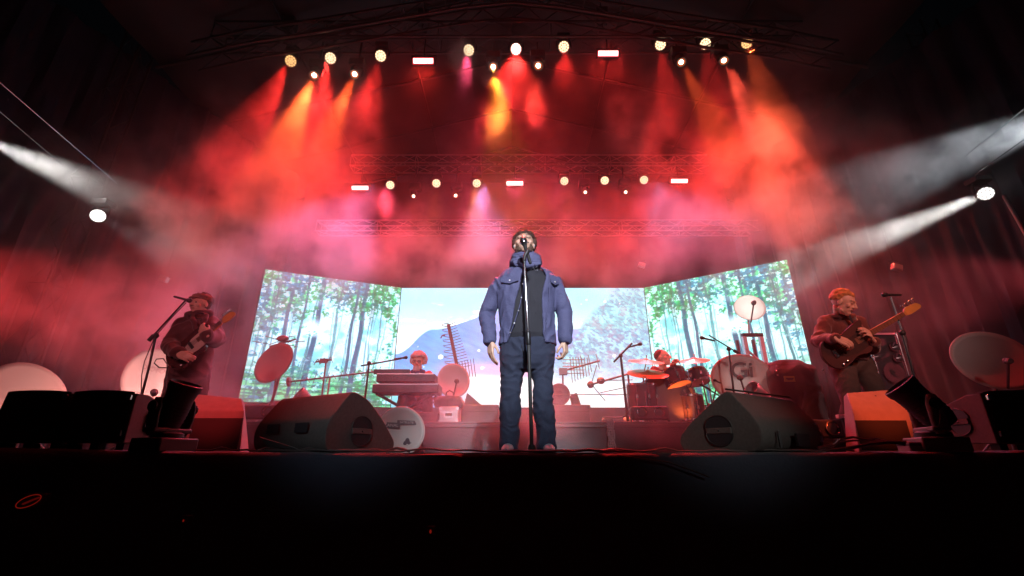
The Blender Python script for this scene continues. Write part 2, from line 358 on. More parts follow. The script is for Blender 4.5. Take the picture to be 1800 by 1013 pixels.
vc = nt.nodes.new('ShaderNodeVertexColor'); vc.layer_name = 'picture'; nt.links.new(vc.outputs[0], b.inputs['Emission Color']); b.inputs['Base Color'].default_value = (.01,.01,.01,1); b.inputs['Emission Strength'].default_value = 1.42
ZB, ZT = P(900, 716, 9.9).z, P(900, 506, 9.9).z
def screen(label, A, B, paint, n, m):
    A = Vector(A); B = Vector(B); t = thing('led_screen', label, 'screen', ((A.x + B.x) / 2, (A.y + B.y) / 2, RT), 'led screens at the back of the stage')
    us = np.linspace(0, 1, n + 1); vs = np.linspace(0, 1, m + 1); U, V = np.meshgrid(us, vs)
    C = np.clip(paint(U, V), 0, 1.6)
    vv = [(A.x + (B.x - A.x) * u, A.y + (B.y - A.y) * u, ZB + (ZT - ZB) * v) for v in vs for u in us]
    k = n + 1; mb = MB(); mb.v = [Vector(q) for q in vv]; mb.f = [(j*k+i, j*k+i+1, (j+1)*k+i+1, (j+1)*k+i) for j in range(m) for i in range(n)]
    me = mb.mesh('picture_face', t.location); at = me.color_attributes.new('picture', 'FLOAT_COLOR', 'POINT')
    at.data.foreach_set('color', np.concatenate([C.reshape(-1, 3), np.ones((C.shape[0] * C.shape[1], 1))], 1).astype(np.float32).ravel())
    me.materials.append(me_); o = bpy.data.objects.new('picture_face', me); COL.objects.link(o); o.parent = t
    e = (B - A).normalized(); nrm = Vector((e.y, -e.x, 0));
    if nrm.y > 0: nrm = -nrm
    c = (A + B) / 2; M = Matrix(((e.x, -nrm.x, 0), (e.y, -nrm.y, 0), (0, 0, 1))); wd = (B - A).length; H = ZT - ZB
    MB().box(Vector((c.x, c.y, (ZB + ZT) / 2)) - nrm * .055, (wd, .1, H), M).build('cabinet', BLK, t, world=True)
    MB().box(Vector((c.x, c.y, (ZB + RT) / 2 - .01)) - nrm * .03, (wd - .01, .14, ZB - RT - .03), M).build('base_plinth', RISERM, t, world=True)
    return t
cl = P(706, 507, 9.9); cr = P(1131, 503, 9.9); ol = P(467, 472, 8.77); orr = P(1383, 455, 8.27)
screen('wide middle led screen showing a pale sky, blue mountain and grassy hill', (cl.x, 9.9), (cr.x, 9.9), valley, 480, 240)
screen('left led screen showing a blue green forest, tinted with painted haze', (ol.x, 8.77), (cl.x - .01, 9.88), lambda u, v: forest(1 - u, v, 1.0) * np.array((1.0, .97, 1.1)), 300, 260)  # same forest mirrored, smoke haze painted in as a blue tint
screen('right led screen showing a bright green forest', (cr.x + .01, 9.88), (orr.x, 8.27), lambda u, v: forest(u, v, 1.0), 300, 260)

# ------------------------------------------------------------------ trusses, towers, roof, drapes
def truss_parts(t, A, B, wdt=.29, step=.42, rc=.022, rb=.009, m=DARKALU):
    A = Vector(A); B = Vector(B); d = (B - A).normalized()
    up = Vector((0, 0, 1)) if abs(d.z) < .8 else Vector((0, 1, 0)); s = d.cross(up).normalized(); up = s.cross(d).normalized()
    h = wdt / 2; cs = [s * h + up * h, s * -h + up * h, s * -h + up * -h, s * h + up * -h]
    for c in cs: MB().tube(A + c, B + c, rc, n=8).build('chord', m, t, world=True)
    mb = MB(); L = (B - A).length; n = max(2, int(L / step))
    for k in range(4):
        a, b = cs[k], cs[(k + 1) % 4]
        for i in range(n):
            p, q = A + d * (L * i / n), A + d * (L * (i + 1) / n)
            if i % 2: a_, b_ = a, b
            else: a_, b_ = b, a
            mb.tube(p + a_, q + b_, rb, n=6)
            if i % 4 == 0: mb.tube(p + a, p + b, rb, n=6)
    mb.build('bracing', m, t, world=True)
def truss(label, A, B, **k):
    t = thing('lighting_truss', label, 'truss', (Vector(A) + Vector(B)) / 2, 'trusses above the stage'); truss_parts(t, A, B, **k); return t
a = P(385, 66, 6.85); b = P(1400, 54, 6.85)
truss('front lighting truss carrying the top row of lamps', (a.x, 6.85, a.z), (b.x, 6.85, a.z), wdt=.4, step=.55, rc=.026)
FT = a.z
a = P(620, 288, 10.35); b = P(1240, 288, 10.35)
truss('rear lighting truss carrying the second row of lamps', (a.x, 10.35, a.z), (b.x, 10.35, a.z), wdt=.34, m=mat('bright_truss', (.45,.42,.42), .35, .8)); RTZ = a.z
a = P(560, 401, 11.2); b = P(1330, 401, 11.2)
truss('low rear truss above the led screens', (a.x, 11.2, a.z), (b.x, 11.2, a.z), wdt=.32, m=MATS['bright_truss'])
def tower(label, px, py, d, top=10.5):
    p = P(px, py, d); t = thing('stage_tower', label, 'tower', (p.x, d, 0), 'towers at the sides of the stage')
    truss_parts(t, (p.x, d, 0.02), (p.x, d, top), wdt=.36, step=.5, rc=.025)
    MB().box((p.x, d, .02), (.6, .6, .03)).build('base_plate', DARKALU, t, world=True)
tower('outermost tower leg in the dark at the left', 150, 330, 7.2); tower('tower leg behind the guitarist', 282, 440, 9.4)
tower('tower leg in the dark at the right beside the drape', 1700, 235, 7.4); tower('tower leg behind the bassist', 1545, 470, 9.6, 9)
# roof: arched front truss and gabled canopy
pts = [P(px, py, 6.3) for px, py in ((330, 98), (430, 76), (560, 56), (700, 32), (820, 12), (900, 4), (985, 12), (1120, 34), (1250, 56), (1370, 74), (1480, 96))]
t = thing('roof_arch', 'dark arched roof truss rising to a ridge over the top lamps', 'roof truss', pts[5])
for dz, dy in ((0, 0), (.34, 0), (0, .34), (.34, .34)): MB().limb([p + Vector((0, dy, dz)) for p in pts], .03, 8).build('chord', DARKALU, t, world=True)
mb = MB()
for i in range(len(pts) - 1):
    for k in range(3):
        p = pts[i].lerp(pts[i+1], k / 3); q = pts[i].lerp(pts[i+1], (k + 1) / 3)
        for dy in (0, .34): mb.tube(p + Vector((0, dy, .34 * (k % 2))), q + Vector((0, dy, .34 * (1 - k % 2))), .012, n=6)
        mb.tube(p + Vector((0, 0, .34)), p + Vector((0, .34, .34)), .012, n=6)
mb.build('bracing', DARKALU, t, world=True)
def hang(px, py0, py1, d, label):
    p, q = P(px, py0, d), P(px, py1, d); t = thing('chain_hoist', label, 'hoist', (q.x, d, q.z), 'chain hoists over the front truss')
    MB().box((q.x, d, p.z - .1), (.24, .2, .34)).build('motor', BLK, t, world=True, bevel=.02)
    MB().tube((q.x, d, p.z + 1.2), (q.x, d, q.z), .012).build('chain', BLKM, t, world=True)
    MB().tube((q.x - .1, d, q.z), (q.x + .1, d, q.z), .03).build('hook', BLKM, t, world=True)
hang(503, 38, 72, 6.9, 'leftmost chain hoist over the top left lamp'); hang(742, 26, 58, 6.9, 'chain hoist left of the roof ridge')
hang(1060, 22, 56, 6.9, 'chain hoist right of the roof ridge'); hang(1331, 8, 60, 6.9, 'rightmost chain hoist over the top right lamp')
e = P(380, 70, 6.5); ez = e.z; rx = 7.6; rz = P(900, -60, 6.5).z + .5
t = thing('stage_roof', 'dark canopy roof over the stage glowing dull red in the middle', 'roof', (0, 8, rz))
RF = mat('roof_fabric', (.05,.042,.042), .8, var=.2, scale=2)
for sx in (-1, 1):
    mb = MB(); vs = []
    for i in range(9):
        for j in range(13):
            u = i / 8; v_ = j / 12; vs.append((sx * rx * u, 5.4 + 7.6 * v_, rz - (rz - ez - .35) * u - .07 * math.sin(math.pi * ((v_ * 4) % 1)) - .06 * math.sin(math.pi * u)))
    mb.add(vs, [(i*13+j, i*13+j+1, i*13+j+14, i*13+j+13) for i in range(8) for j in range(12)]); o = mb.build('canopy_slope', RF, t, world=True); o.modifiers.new('s', 'SOLIDIFY').thickness = .02
for k in range(5):
    y = 5.5 + 1.85 * k; mb = MB()
    for sx in (-1, 1): mb.tube((0, y, rz - .16), (sx * rx, y, ez + .2), .035, n=8)
    mb.build('rafter', DARKALU, t, world=True)
for k in (-2, -1, 1, 2):
    x = k * 2.4; zz = rz - (rz - ez - .35) * abs(x) / rx - .22; MB().tube((x, 5.4, zz), (x, 13, zz), .03, n=8).build('purlin', DARKALU, t, world=True)
def drape(name, label, A, B, z0, z1, folds, amp, m, seed, pull=0):
    A = Vector(A); B = Vector(B); n = int((B - A).length * 22); k = 26; d = (B - A).normalized(); s = Vector((-d.y, d.x, 0)); vs = []
    for i in range(n + 1):
        u = i / n
        for j in range(k + 1):
            v_ = j / k; p = Vector((u * folds, v_ * .9 + seed, seed)); q = p.x + .8 * noise.noise(Vector((u * 3, v_ * 2.2, seed)))
            o = amp * (math.sin(q * 6.283) * (.35 + .65 * (1 - v_)) + .9 * noise.noise(Vector((u * folds * 1.7 + v_ * 2.5, v_ * 3, seed))) + .35 * noise.noise(Vector((u * folds * 6 - v_ * 3, v_ * 6, seed))))
            b_ = A.lerp(B, u); vs.append((b_.x + s.x * o, b_.y + s.y * o, z0 + (z1 - z0) * v_ + pull * math.sin(u * 3.14) * v_))
    mb = MB(); kk = k + 1; mb.add(vs, [(i*kk+j, i*kk+j+1, (i+1)*kk+j+1, (i+1)*kk+j) for i in range(n) for j in range(k)])
    o = mb.build(name, m); tag(o, label, 'drape'); return o
drape('side_drape', 'wrinkled dark plastic drape along the left side of the stage', (-9.2, 4.0), (-6.4, 11.6), .02, 9.4, 16, .09, DRAPE, 3)
drape('side_drape', 'wrinkled dark plastic drape along the right side of the stage', (6.6, 11.6), (9.3, 4.2), .02, 9.4, 16, .09, DRAPE, 8)
drape('backdrop_drape', 'dark backdrop drape behind the led screens', (-6.5, 12.2), (6.7, 12.2), FL, 9.6, 12, .02, mat('backdrop_cloth', (.012,.010,.012), .85, scale=4), 5)
# guy wires by the side towers
for lb, A, B, d0, d1 in (('upper steel guy wire running down at the left edge', (-20,128), (205,322), 4.6, 6.8), ('lower steel guy wire at the left edge', (-10,188), (110,290), 4.6, 6.0),
                 ('upper steel guy wire running down at the right edge', (1830,168), (1693,277), 4.6, 6.0), ('lower steel guy wire at the right edge', (1810,238), (1715,305), 4.8, 5.8)):
    tag(MB().tube(P(*A, d0), P(*B, d1), .008, n=6).build('guy_wire', CHROME), lb, 'wire', 'guy wires at the sides of the stage')
tag(MB().tube(P(1765, 344, 5.2), P(1815, 432, 4.7), .02, n=8).build('brace_pole', ALU), 'short bright pole slanting down at the right edge below the side lamp', 'pole')
for lb, px, py, d in (('small pale work lamp beside the tower behind the guitarist', 288, 490, 7.5), ('small pale work lamp in front of the drape above the bassist', 1576, 470, 7.2), ('small pale work lamp under the low rear truss, right of the singer', 1128, 466, 9.6)):
    p = P(px, py, d); t = thing('work_lamp', lb, 'work lamp', p, 'small floodlights hung around the stage')
    MB().box((0, 0, 0), (.16, .08, .11), Matrix.Rotation(.3, 3, 'Y')).build('housing', ALU, t, bevel=.01)
    MB().box((0, -.045, 0), (.13, .008, .08), Matrix.Rotation(.3, 3, 'Y')).build('glass', DISH, t)
    MB().limb([(-.1, 0, .02), (-.1, .02, .12), (0, .03, .15), (.1, .02, .12), (.1, 0, .02)], .007, 6).build('bracket', BLKM, t); MB().tube((0, .03, .14), (0, .03, .8), .008).build('hanger', BLKM, t)
# ------------------------------------------------------------------ lamps on the trusses
def emat(name, col, s):
    m = mat(name, (.02,.02,.02), .4, emis=col, es=s); return m
CELLW = emat('led_warm_white', (1, .80, .50), 1.9); CELLO = emat('led_amber', (1, .58, .22), 1.5); CELLC = emat('led_cool_white', (1, .97, .93), 2.6)
BEDW = emat('lens_bed_warm', (1, .42, .15), .45); BEDC = emat('lens_bed_cool', (.9, .85, .8), .4); CELLR = emat('led_red_white', (1, .55, .5), 5)
STROBE = emat('strobe_tube', (1, .62, .58), 6); STROBE2 = emat('strobe_halo', (1, .05, .07), 2.2)
SPOTL = emat('beam_lens', (1, .85, .62), 14); SPOTR = emat('beam_lens_rim', (1, .16, .03), .5)
def wash(label, px, py, d, top, aim=None, cell=CELLW, bed=BEDW, group='round white wash lights on the front truss', r=.108):
    p = P(px, py, d); t = thing('wash_light', label, 'wash light', p, group)
    n = (Vector(aim) if aim else Vector((p.x * .55, -1, 1.5)) - p).normalized() if not aim else (Vector(aim) - p).normalized()
    x, y, z = frame_from(n)
    MB().lathe([(.03, -.27), (r * .75, -.26), (r * .98, -.16), (r * 1.12, -.05), (r * 1.12, .0), (r * 1.04, .004), (r * 1.02, -.012)], axis=n, n=28).build('head', BLK, t)
    lens = MB().lathe([(0.001, 0), (r * .99, 0), (r * .99, -.01)], axis=n, n=28, close=False).build('lens', bed, t)
    mb = MB(); cells = [(0, 0)] + [(r * .39 * math.cos(a), r * .39 * math.sin(a)) for a in [k * math.pi / 3 for k in range(6)]] + [(r * .78 * math.cos(a), r * .78 * math.sin(a)) for a in [k * math.pi / 6 + .26 for k in range(12)]]
    for cx, cy in cells: mb.lathe([(r * .178, .0), (r * .178, .004), (r * .12, .010), (.001, .012)], c=x * cx + y * cy + n * .001, axis=n, n=10)
    mb.build('led_cells', cell, lens)
    mb = MB(); s = Vector((1, 0, 0)) * (r * 1.35); up = Vector((0, 0, r * 1.75)); b = -n * .1
    mb.limb([b - s, b - s + up * .6, b - s * .8 + up, b + s * .8 + up, b + s + up * .6, b + s], .02, 8); mb.build('yoke', BLK, t)
    MB().box(b + up + Vector((0, 0, .06)), (.26, .2, .1)).build('base', BLK, t, bevel=.015)
    h = top - p.z
    if h > .3: MB().tube(b + up + Vector((0, 0, .1)), Vector((b.x, b.y, h)), .022).build('clamp', BLKM, t)
    return t
O9 = ['leftmost', 'second from the left', 'third from the left', 'fourth from the left', 'middle', 'fourth from the right', 'third from the right', 'second from the right', 'rightmost']
ex = [', amber and dim', '', '', ', pink smoke beneath', ', glowing red and brightest', '', '', '', '']
for i, b in enumerate(BEAMS[:9]):
    wash('%s of nine round wash lights on the front truss%s' % (O9[i], ex[i]), b[0], b[1], b[2], FT - .2, cell=CELLO if i in (0, 8) else (CELLR if i == 4 else CELLW))
O6 = ['leftmost', 'second from the left', 'third from the left', 'third from the right', 'second from the right', 'rightmost']
for i, b in enumerate([BEAMS[k] for k in (18, 19, 22, 23, 24, 25)]):
    wash('%s of six round wash lights on the rear truss' % O6[i], b[0], b[1], b[2], RTZ - .17, group='round wash lights on the rear truss', r=.112)
def strobe(label, px, py, d, top, w_=.42, h_=.13):
    p = P(px, py, d); t = thing('strobe_light', label, 'strobe light', p, 'rectangular red strobe lights on the trusses'); n = Vector((0, -1, -.5)).normalized()
    x, y, z = frame_from(n); M = Matrix((x, y, z)).transposed()
    MB().box(-n * .06, (w_ + .05, h_ + .05, .12), M).build('housing', BLK, t, bevel=.01)
    MB().box(n * .003, (w_, h_, .006), M).build('reflector', STROBE2, t)  # red halo round the tube, painted as emission
    MB().box(n * .012, (w_ - .02, h_ - .03, .01), M).build('tube', STROBE, t)
    MB().limb([(-.24, 0, 0), (-.24, .03, .16), (.24, .03, .16), (.24, 0, 0)], .012, 6).build('bracket', BLKM, t); MB().tube((0, .03, .16), (0, .03, top - p.z), .015).build('clamp', BLKM, t)
for lb, px, py, d, tp in (('left red strobe on the front truss', 744, 107, 6.7, FT - .2), ('right red strobe on the front truss', 1069, 94, 6.7, FT - .2),
                          ('left red strobe on the rear truss', 633, 330, 10.2, RTZ - .17), ('middle red strobe on the rear truss', 905, 322, 10.2, RTZ - .17), ('right red strobe on the rear truss', 1194, 318, 10.2, RTZ - .17)):
    strobe(lb, px, py, d, tp, .40 if d < 8 else .44, .115 if d < 8 else .12)
def beamlight(label, px, py, d, top, aim, r=.06, group='small beam lights under the front truss'):
    p = P(px, py, d); t = thing('beam_light', label, 'beam light', p, group); n = (Vector(aim) - p).normalized()
    c = (Vector((0, 0, EYE)) - p).normalized(); n = (n * .55 + c).normalized()
    MB().lathe([(.05, -.40), (r * 1.5, -.38), (r * 1.7, -.2), (r * 1.7, -.03), (r * 1.55, 0), (r * 1.3, -.01), (r * 1.2, -.04)], axis=n, n=22).build('head', BLK, t)
    l = MB().lathe([(.001, -.03), (r * .72, -.03)], axis=n, n=18, close=False).build('lens', SPOTL, t); MB().lathe([(r * .74, -.032), (r * 1.28, -.02)], axis=n, n=22, close=False).build('lens_rim', SPOTR, l)
    MB().limb([(-r * 2.1, .05, .02), (-r * 2.1, .1, .24), (r * 2.1, .1, .24), (r * 2.1, .05, .02)], .022, 8).build('yoke', BLK, t)
    MB().box((0, .1, .34), (.3, .24, .17)).build('base', BLK, t, bevel=.02)
    if top - p.z > .4: MB().tube((0, .1, .42), (0, .1, top - p.z), .022).build('clamp', BLKM, t)
lb6 = ['leftmost', 'second from the left', 'third from the left', 'third from the right', 'second from the right', 'rightmost']
for i, b in enumerate(BEAMS[9:15]): beamlight('%s of six small beam lights under the front truss' % lb6[i] + (' by yellow smoke' if i == 2 else ''), b[0], b[1], b[2], FT - .2, P(b[3], b[4], b[5]))
lb4 = ['leftmost', 'second from the left', 'third from the left', 'rightmost']
for i, b in enumerate(BEAMS[26:30]): beamlight('%s of four tiny beam lights under the rear truss' % lb4[i], b[0], b[1], b[2], RTZ - .17, P(b[3], b[4], b[5]), r=.042, group='small beam lights under the rear truss')
wash('bright white side lamp at the left above the drape', 172, 379, 6.5, 0, aim=(-2, 0, 1.6), cell=CELLC, bed=CELLC, group='white side lamps', r=.10)
wash('bright white side lamp at the right throwing a beam to the left', 1733, 340, 6.0, 0, aim=(3.2, 0, 1.6), cell=CELLC, bed=BEDC, group='white side lamps', r=.10)
for b in BEAMS:
    p, a = P(*b[:3]), P(*b[3:6]); d = (a - p).normalized(); spot(p + d * .06, a, b[6], b[7] * BG, b[8], .55, .06)
# ------------------------------------------------------------------ smoke
def smoke(name, lo, hi, blobs, base, nscale=.75, warp=1.1, aniso=.25, lo_=.40, hi_=.66):
    lo, hi = Vector(lo), Vector(hi)
    o = MB().box((lo + hi) / 2, hi - lo).build(name, mat('x_' + name), smooth=False); o['kind'] = 'stuff'
    m = bpy.data.materials.new(name); m.use_nodes = True; nt = m.node_tree; nt.nodes.clear(); N = nt.nodes.new; LK = nt.links.new
    out = N('ShaderNodeOutputMaterial'); v = N('ShaderNodeVolumeScatter'); v.inputs['Anisotropy'].default_value = aniso; LK(v.outputs[0], out.inputs['Volume'])
    g = N('ShaderNodeNewGeometry'); n1 = N('ShaderNodeTexNoise'); n1.inputs['Scale'].default_value = nscale; n1.inputs['Detail'].default_value = 4; n1.inputs['Roughness'].default_value = .6; LK(g.outputs['Position'], n1.inputs['Vector'])
    def vm(op, a, b=None):
        q = N('ShaderNodeVectorMath'); q.operation = op
        for k, s in enumerate((a, b)):
            if s is None: continue
            if hasattr(s, 'links'): LK(s, q.inputs[k])
            else: q.inputs[k].default_value = s
        return q
    def ma(op, a, b=None, c=None):
        q = N('ShaderNodeMath'); q.operation = op
        for k, s in enumerate((a, b, c)):
            if s is None: continue
            if hasattr(s, 'links'): LK(s, q.inputs[k])
            else: q.inputs[k].default_value = s
        return q.outputs[0]
    off = vm('MULTIPLY', vm('SUBTRACT', n1.outputs['Color'], (.5, .5, .5)).outputs[0], (warp * 2,) * 3).outputs[0]
    pos = vm('ADD', g.outputs['Position'], off).outputs[0]
    acc = None
    for (px, py, d, r, amp) in blobs:
        c = P(px, py, d); rv = r if hasattr(r, '__len__') else (r, r, r)
        q = vm('MULTIPLY', vm('SUBTRACT', pos, tuple(c)).outputs[0], tuple(1 / k for k in rv)).outputs[0]
        e = ma('EXPONENT', ma('MULTIPLY', vm('DOT_PRODUCT', q, q).outputs['Value'], -1.0)); 
        acc = ma('MULTIPLY_ADD', e, amp, acc if acc is not None else 0.0)
    mr = N('ShaderNodeMapRange'); mr.interpolation_type = 'SMOOTHSTEP'; mr.inputs[1].default_value = lo_; mr.inputs[2].default_value = hi_; mr.inputs[3].default_value = .06; mr.inputs[4].default_value = 1; LK(n1.outputs['Fac'], mr.inputs[0])
    den = ma('MULTIPLY_ADD', acc, mr.outputs[0], ma('MULTIPLY_ADD', mr.outputs[0], base * .6, base * .4))
    LK(den, v.inputs['Density']); o.data.materials.clear(); o.data.materials.append(m); return o
# ------------------------------------------------------------------ speakers on the stage edge
def inset(poly, k):
    c = sum(poly, Vector()) / len(poly); return [c + (p - c) * k for p in poly]
def roundpoly(poly, r=.25, n=4):               # soften the corners of a 3-D polygon
    out = []; m = len(poly)
    for i in range(m):
        a, b, c = poly[i - 1], poly[i], poly[(i + 1) % m]; la = min(r, (a - b).length * .45); lc = min(r, (c - b).length * .45)
        p, q = b + (a - b).normalized() * la, b + (c - b).normalized() * lc
        for k in range(n + 1):
            u = k / n; out.append(p * (1 - u) ** 2 + b * 2 * u * (1 - u) + q * u * u)
    return out
def handle(t, c, n, up, r=.085, th=.02, m=None):   # round recessed handle with a bar across
    side = up.cross(n).normalized(); M = lambda x, y: c + side * x + up * y + n * .003
    for s in (1, -1):
        pts = [M(r * math.cos(a), s * (th + (r - .01) * math.sin(a))) for a in [math.pi * k / 12 for k in range(13)]]
        if s < 0: pts = pts[::-1]
        MB().prism(pts, -n * .001 + n * .003).build('handle_pocket', INK, t, world=True)
        MB().limb([p + n * .002 for p in pts], .004, 6).build('pocket_rim', BLK, t, world=True)
    b = MB(); b.box(c + n * .006, (2 * r - .01, th * 1.8, .012), Matrix((side, up, n)).transposed()); b.build('handle_bar', m or CABG, t, world=True, bevel=.004)
    MB().ell(c + n * .012, (.006, .006, .006)).build('screw', BLKM, t, world=True)
def wedge(label, px, c0, n, E, hpx, m=CABG, loc=None, hr=.085, rr=.05, group='floor monitor wedges'):
    n = Vector(n).normalized(); E = Vector(E); poly = [PL(x, y, c0, n) for x, y in px]
    for p in poly: p.z = max(p.z, FL + .004)
    t = thing('monitor_wedge', label, 'monitor speaker', (poly[0].x, poly[0].y, FL), group)
    rp = roundpoly(poly, rr); MB().prism(rp, E).build('cabinet', m, t, world=True, bevel=.006)
    up = Vector((0, 0, 1))
    if hpx: handle(t, PL(*hpx, Vector(c0) + n * .002, n), n, up, hr, m=m)
    return t, poly, n, E
c0 = P(620, 740, 3.05); t, poly, n, E = wedge('large dark monitor wedge left of the singer showing its half moon handle', [(620,685),(648,702),(672,735),(695,778),(688,796),(573,796),(570,765),(578,738)], c0, (.87, -.5, 0), (-.64, .38, 0), (635, 758))
mb = MB()
for k in range(2): MB().box(poly[6] + E * (.3 + .4 * k) + Vector((0, -.012, .05)), (.12, .01, .06), Matrix.Rotation(-.53, 3, 'Z')).build('rear_socket', INK, t, world=True)
c0 = P(1277, 740, 3.0); t, poly, n, E = wedge('large grey monitor wedge right of the singer with a worn scuffed top', [(1277,683),(1327,735),(1343,765),(1334,797),(1203,797),(1192,772),(1210,745)], c0, (-.72, -.69, 0), (.66, .44, 0), (1264, 757))
mb = MB(); q = poly[2] + E * .5
mb.box(q + Vector((.02, -.02, -.02)), (.16, .012, .075), Matrix.Rotation(.59, 3, 'Z')); mb.build('rear_socket', INK, t, world=True)
MB().box(poly[2] + E * .18 + Vector((.01, -.01, -.02)), (.012, .012, .1)).build('rear_slot', INK, t, world=True)
MB().limb([poly[0] + Vector((-.01, -.01, -.004)), poly[0] + E + Vector((0, -.01, -.004))], .006, 6).build('corner_trim', BLK, t, world=True)
# smaller wedges standing upstage
def slopebox(name, label, cat, q, d, E, m, part_='cabinet', group=None, base=None, bevel=.01, extra=None):
    c0 = P(*q[0], d); n = Vector((0, -1, 0)); poly = [PL(x, y, c0, n) for x, y in q]; lo = min(p.z for p in poly)
    t = thing(name, label, cat, (poly[0].x, d, base if base is not None else lo), group)
    if base is not None:
        for p in poly:
            if abs(p.z - lo) < .12: p.z = base + .003
    MB().prism(roundpoly(poly, .02), E).build(part_, m, t, world=True, bevel=bevel); return t, poly
ORW = mat('stage_wood', (.30,.26,.24), .6, var=.2, scale=14, bump=.2)
def facewedge(label, tl, tr, bl, br, mid, d, m, group='floor monitor wedges'):   # wedge seen from behind: slanted back on a dark base
    n = Vector((0, -1, 0)); c0 = P(*tl, d + .12); a, b = P(*tl, d + .14), P(*tr, d + .14); lm, rm = P(bl[0], mid, d), P(br[0], mid, d); l0, r0 = P(*bl, d), P(*br, d); base = FL
    l0.z = r0.z = base + .003; t = thing('monitor_wedge', label, 'monitor speaker', (l0.x, d, base), group)
    mb = MB(); sb = Vector((0, .06, -.03)); k = Vector((0, .16, 0))
    A = [l0, lm, a, a + sb, l0 + k]; B = [r0, rm, b, b + sb, r0 + k]
    mb.add(A + B, [(0,1,6,5),(1,2,7,6),(2,3,8,7),(3,4,9,8),(4,0,5,9),(4,3,2,1,0),(5,6,7,8,9)]); mb.build('cabinet', m, t, world=True, bevel=.008)
    MB().box((l0 + r0) / 2 + Vector((0, -.006, (lm.z - l0.z) * .45)), ((r0 - l0).length * .9, .012, (lm.z - l0.z) * .75)).build('rear_panel', BLK, t, world=True, bevel=.003)
    MB().ell((a + b) / 2 + Vector((0, -.03, -.05)), (.012, .008, .008)).build('stand_socket', INK, t, world=True)
    return t
facewedge('small wedge glowing red in front of the guitarist', (343,692), (425,700), (333,750), (430,752), 722, 4.3, ORW)
facewedge('small wedge lit bright orange in front of the bassist', (1489,690), (1574,684), (1500,752), (1600,752), 727, 3.9, ORW)
# end stacks of the front fill
def frontfill(label, x0, x1, sx, group='front fill cabinets at the ends of the stage edge'):
    # black grille face x0..x1, end panel turned to the stage centre (sx = +1 faces right)
    d = 2.98; zt = P(225, 691, d).z; zb = FL + (.055 if sx > 0 else .05); a, b = P(x0, 735, d).x, P(x1, 735, d).x; xe = b if sx > 0 else a
    t = thing('front_fill_speaker', label, 'speaker', ((a + b) / 2, d, zb), group)
    end = [Vector((xe, d, zb)), Vector((xe, d, zt)), Vector((xe, d + .10, zt + .0)), Vector((xe, d + .36, zt - .075)), Vector((xe, d + .38, zb + .02))]
    MB().prism(end, (-sx * (b - a), 0, 0)).build('cabinet', CABG, t, world=True, bevel=.006)
    mb = MB(); k = 40; vs = []
    for i in range(k + 1):
        u = i / k; x = a + (b - a) * u; bulge = .012 * abs(math.sin(u * math.pi)) ** .5
        vs += [(x, d - .018 - bulge, zb + .01), (x, d - .03 - bulge, (zb + zt) / 2), (x, d - .018 - bulge, zt + .004 + bulge), (x, d + .05, zt + .006 + bulge)]
    mb.add(vs, [(i*4+j, i*4+j+1, i*4+j+5, i*4+j+4) for i in range(k) for j in range(3)]); mb.build('grille', GRILLE, t, world=True)
    xn = xe - sx * .02
    for z in (zt - .03, zb + .06): MB().box((xn, d - .03, z), (.03, .02, .035)).build('corner_cap', CHROME if z > zb + .1 else BLKM, t, world=True, bevel=.004)
    handle(t, Vector((xe + sx * .001, d + .2, (zt + zb) / 2 - .01)), Vector((sx, 0, 0)), Vector((0, 0, 1)), .075)
    for u in (.12, .5, .92): MB().box((a + (b - a) * u, d + .05, (zb + FL) / 2 + .001), (.05, .06, zb - FL)).build('foot', RUBBER, t, world=True)
frontfill('long black front fill cabinet at the far left end of the stage edge', 2, 116, 1)
frontfill('black front fill cabinet beside the left moving head, handle on its side', 121, 229, 1)
frontfill('black front fill cabinet at the far right end of the stage edge', 1738, 1860, -1)
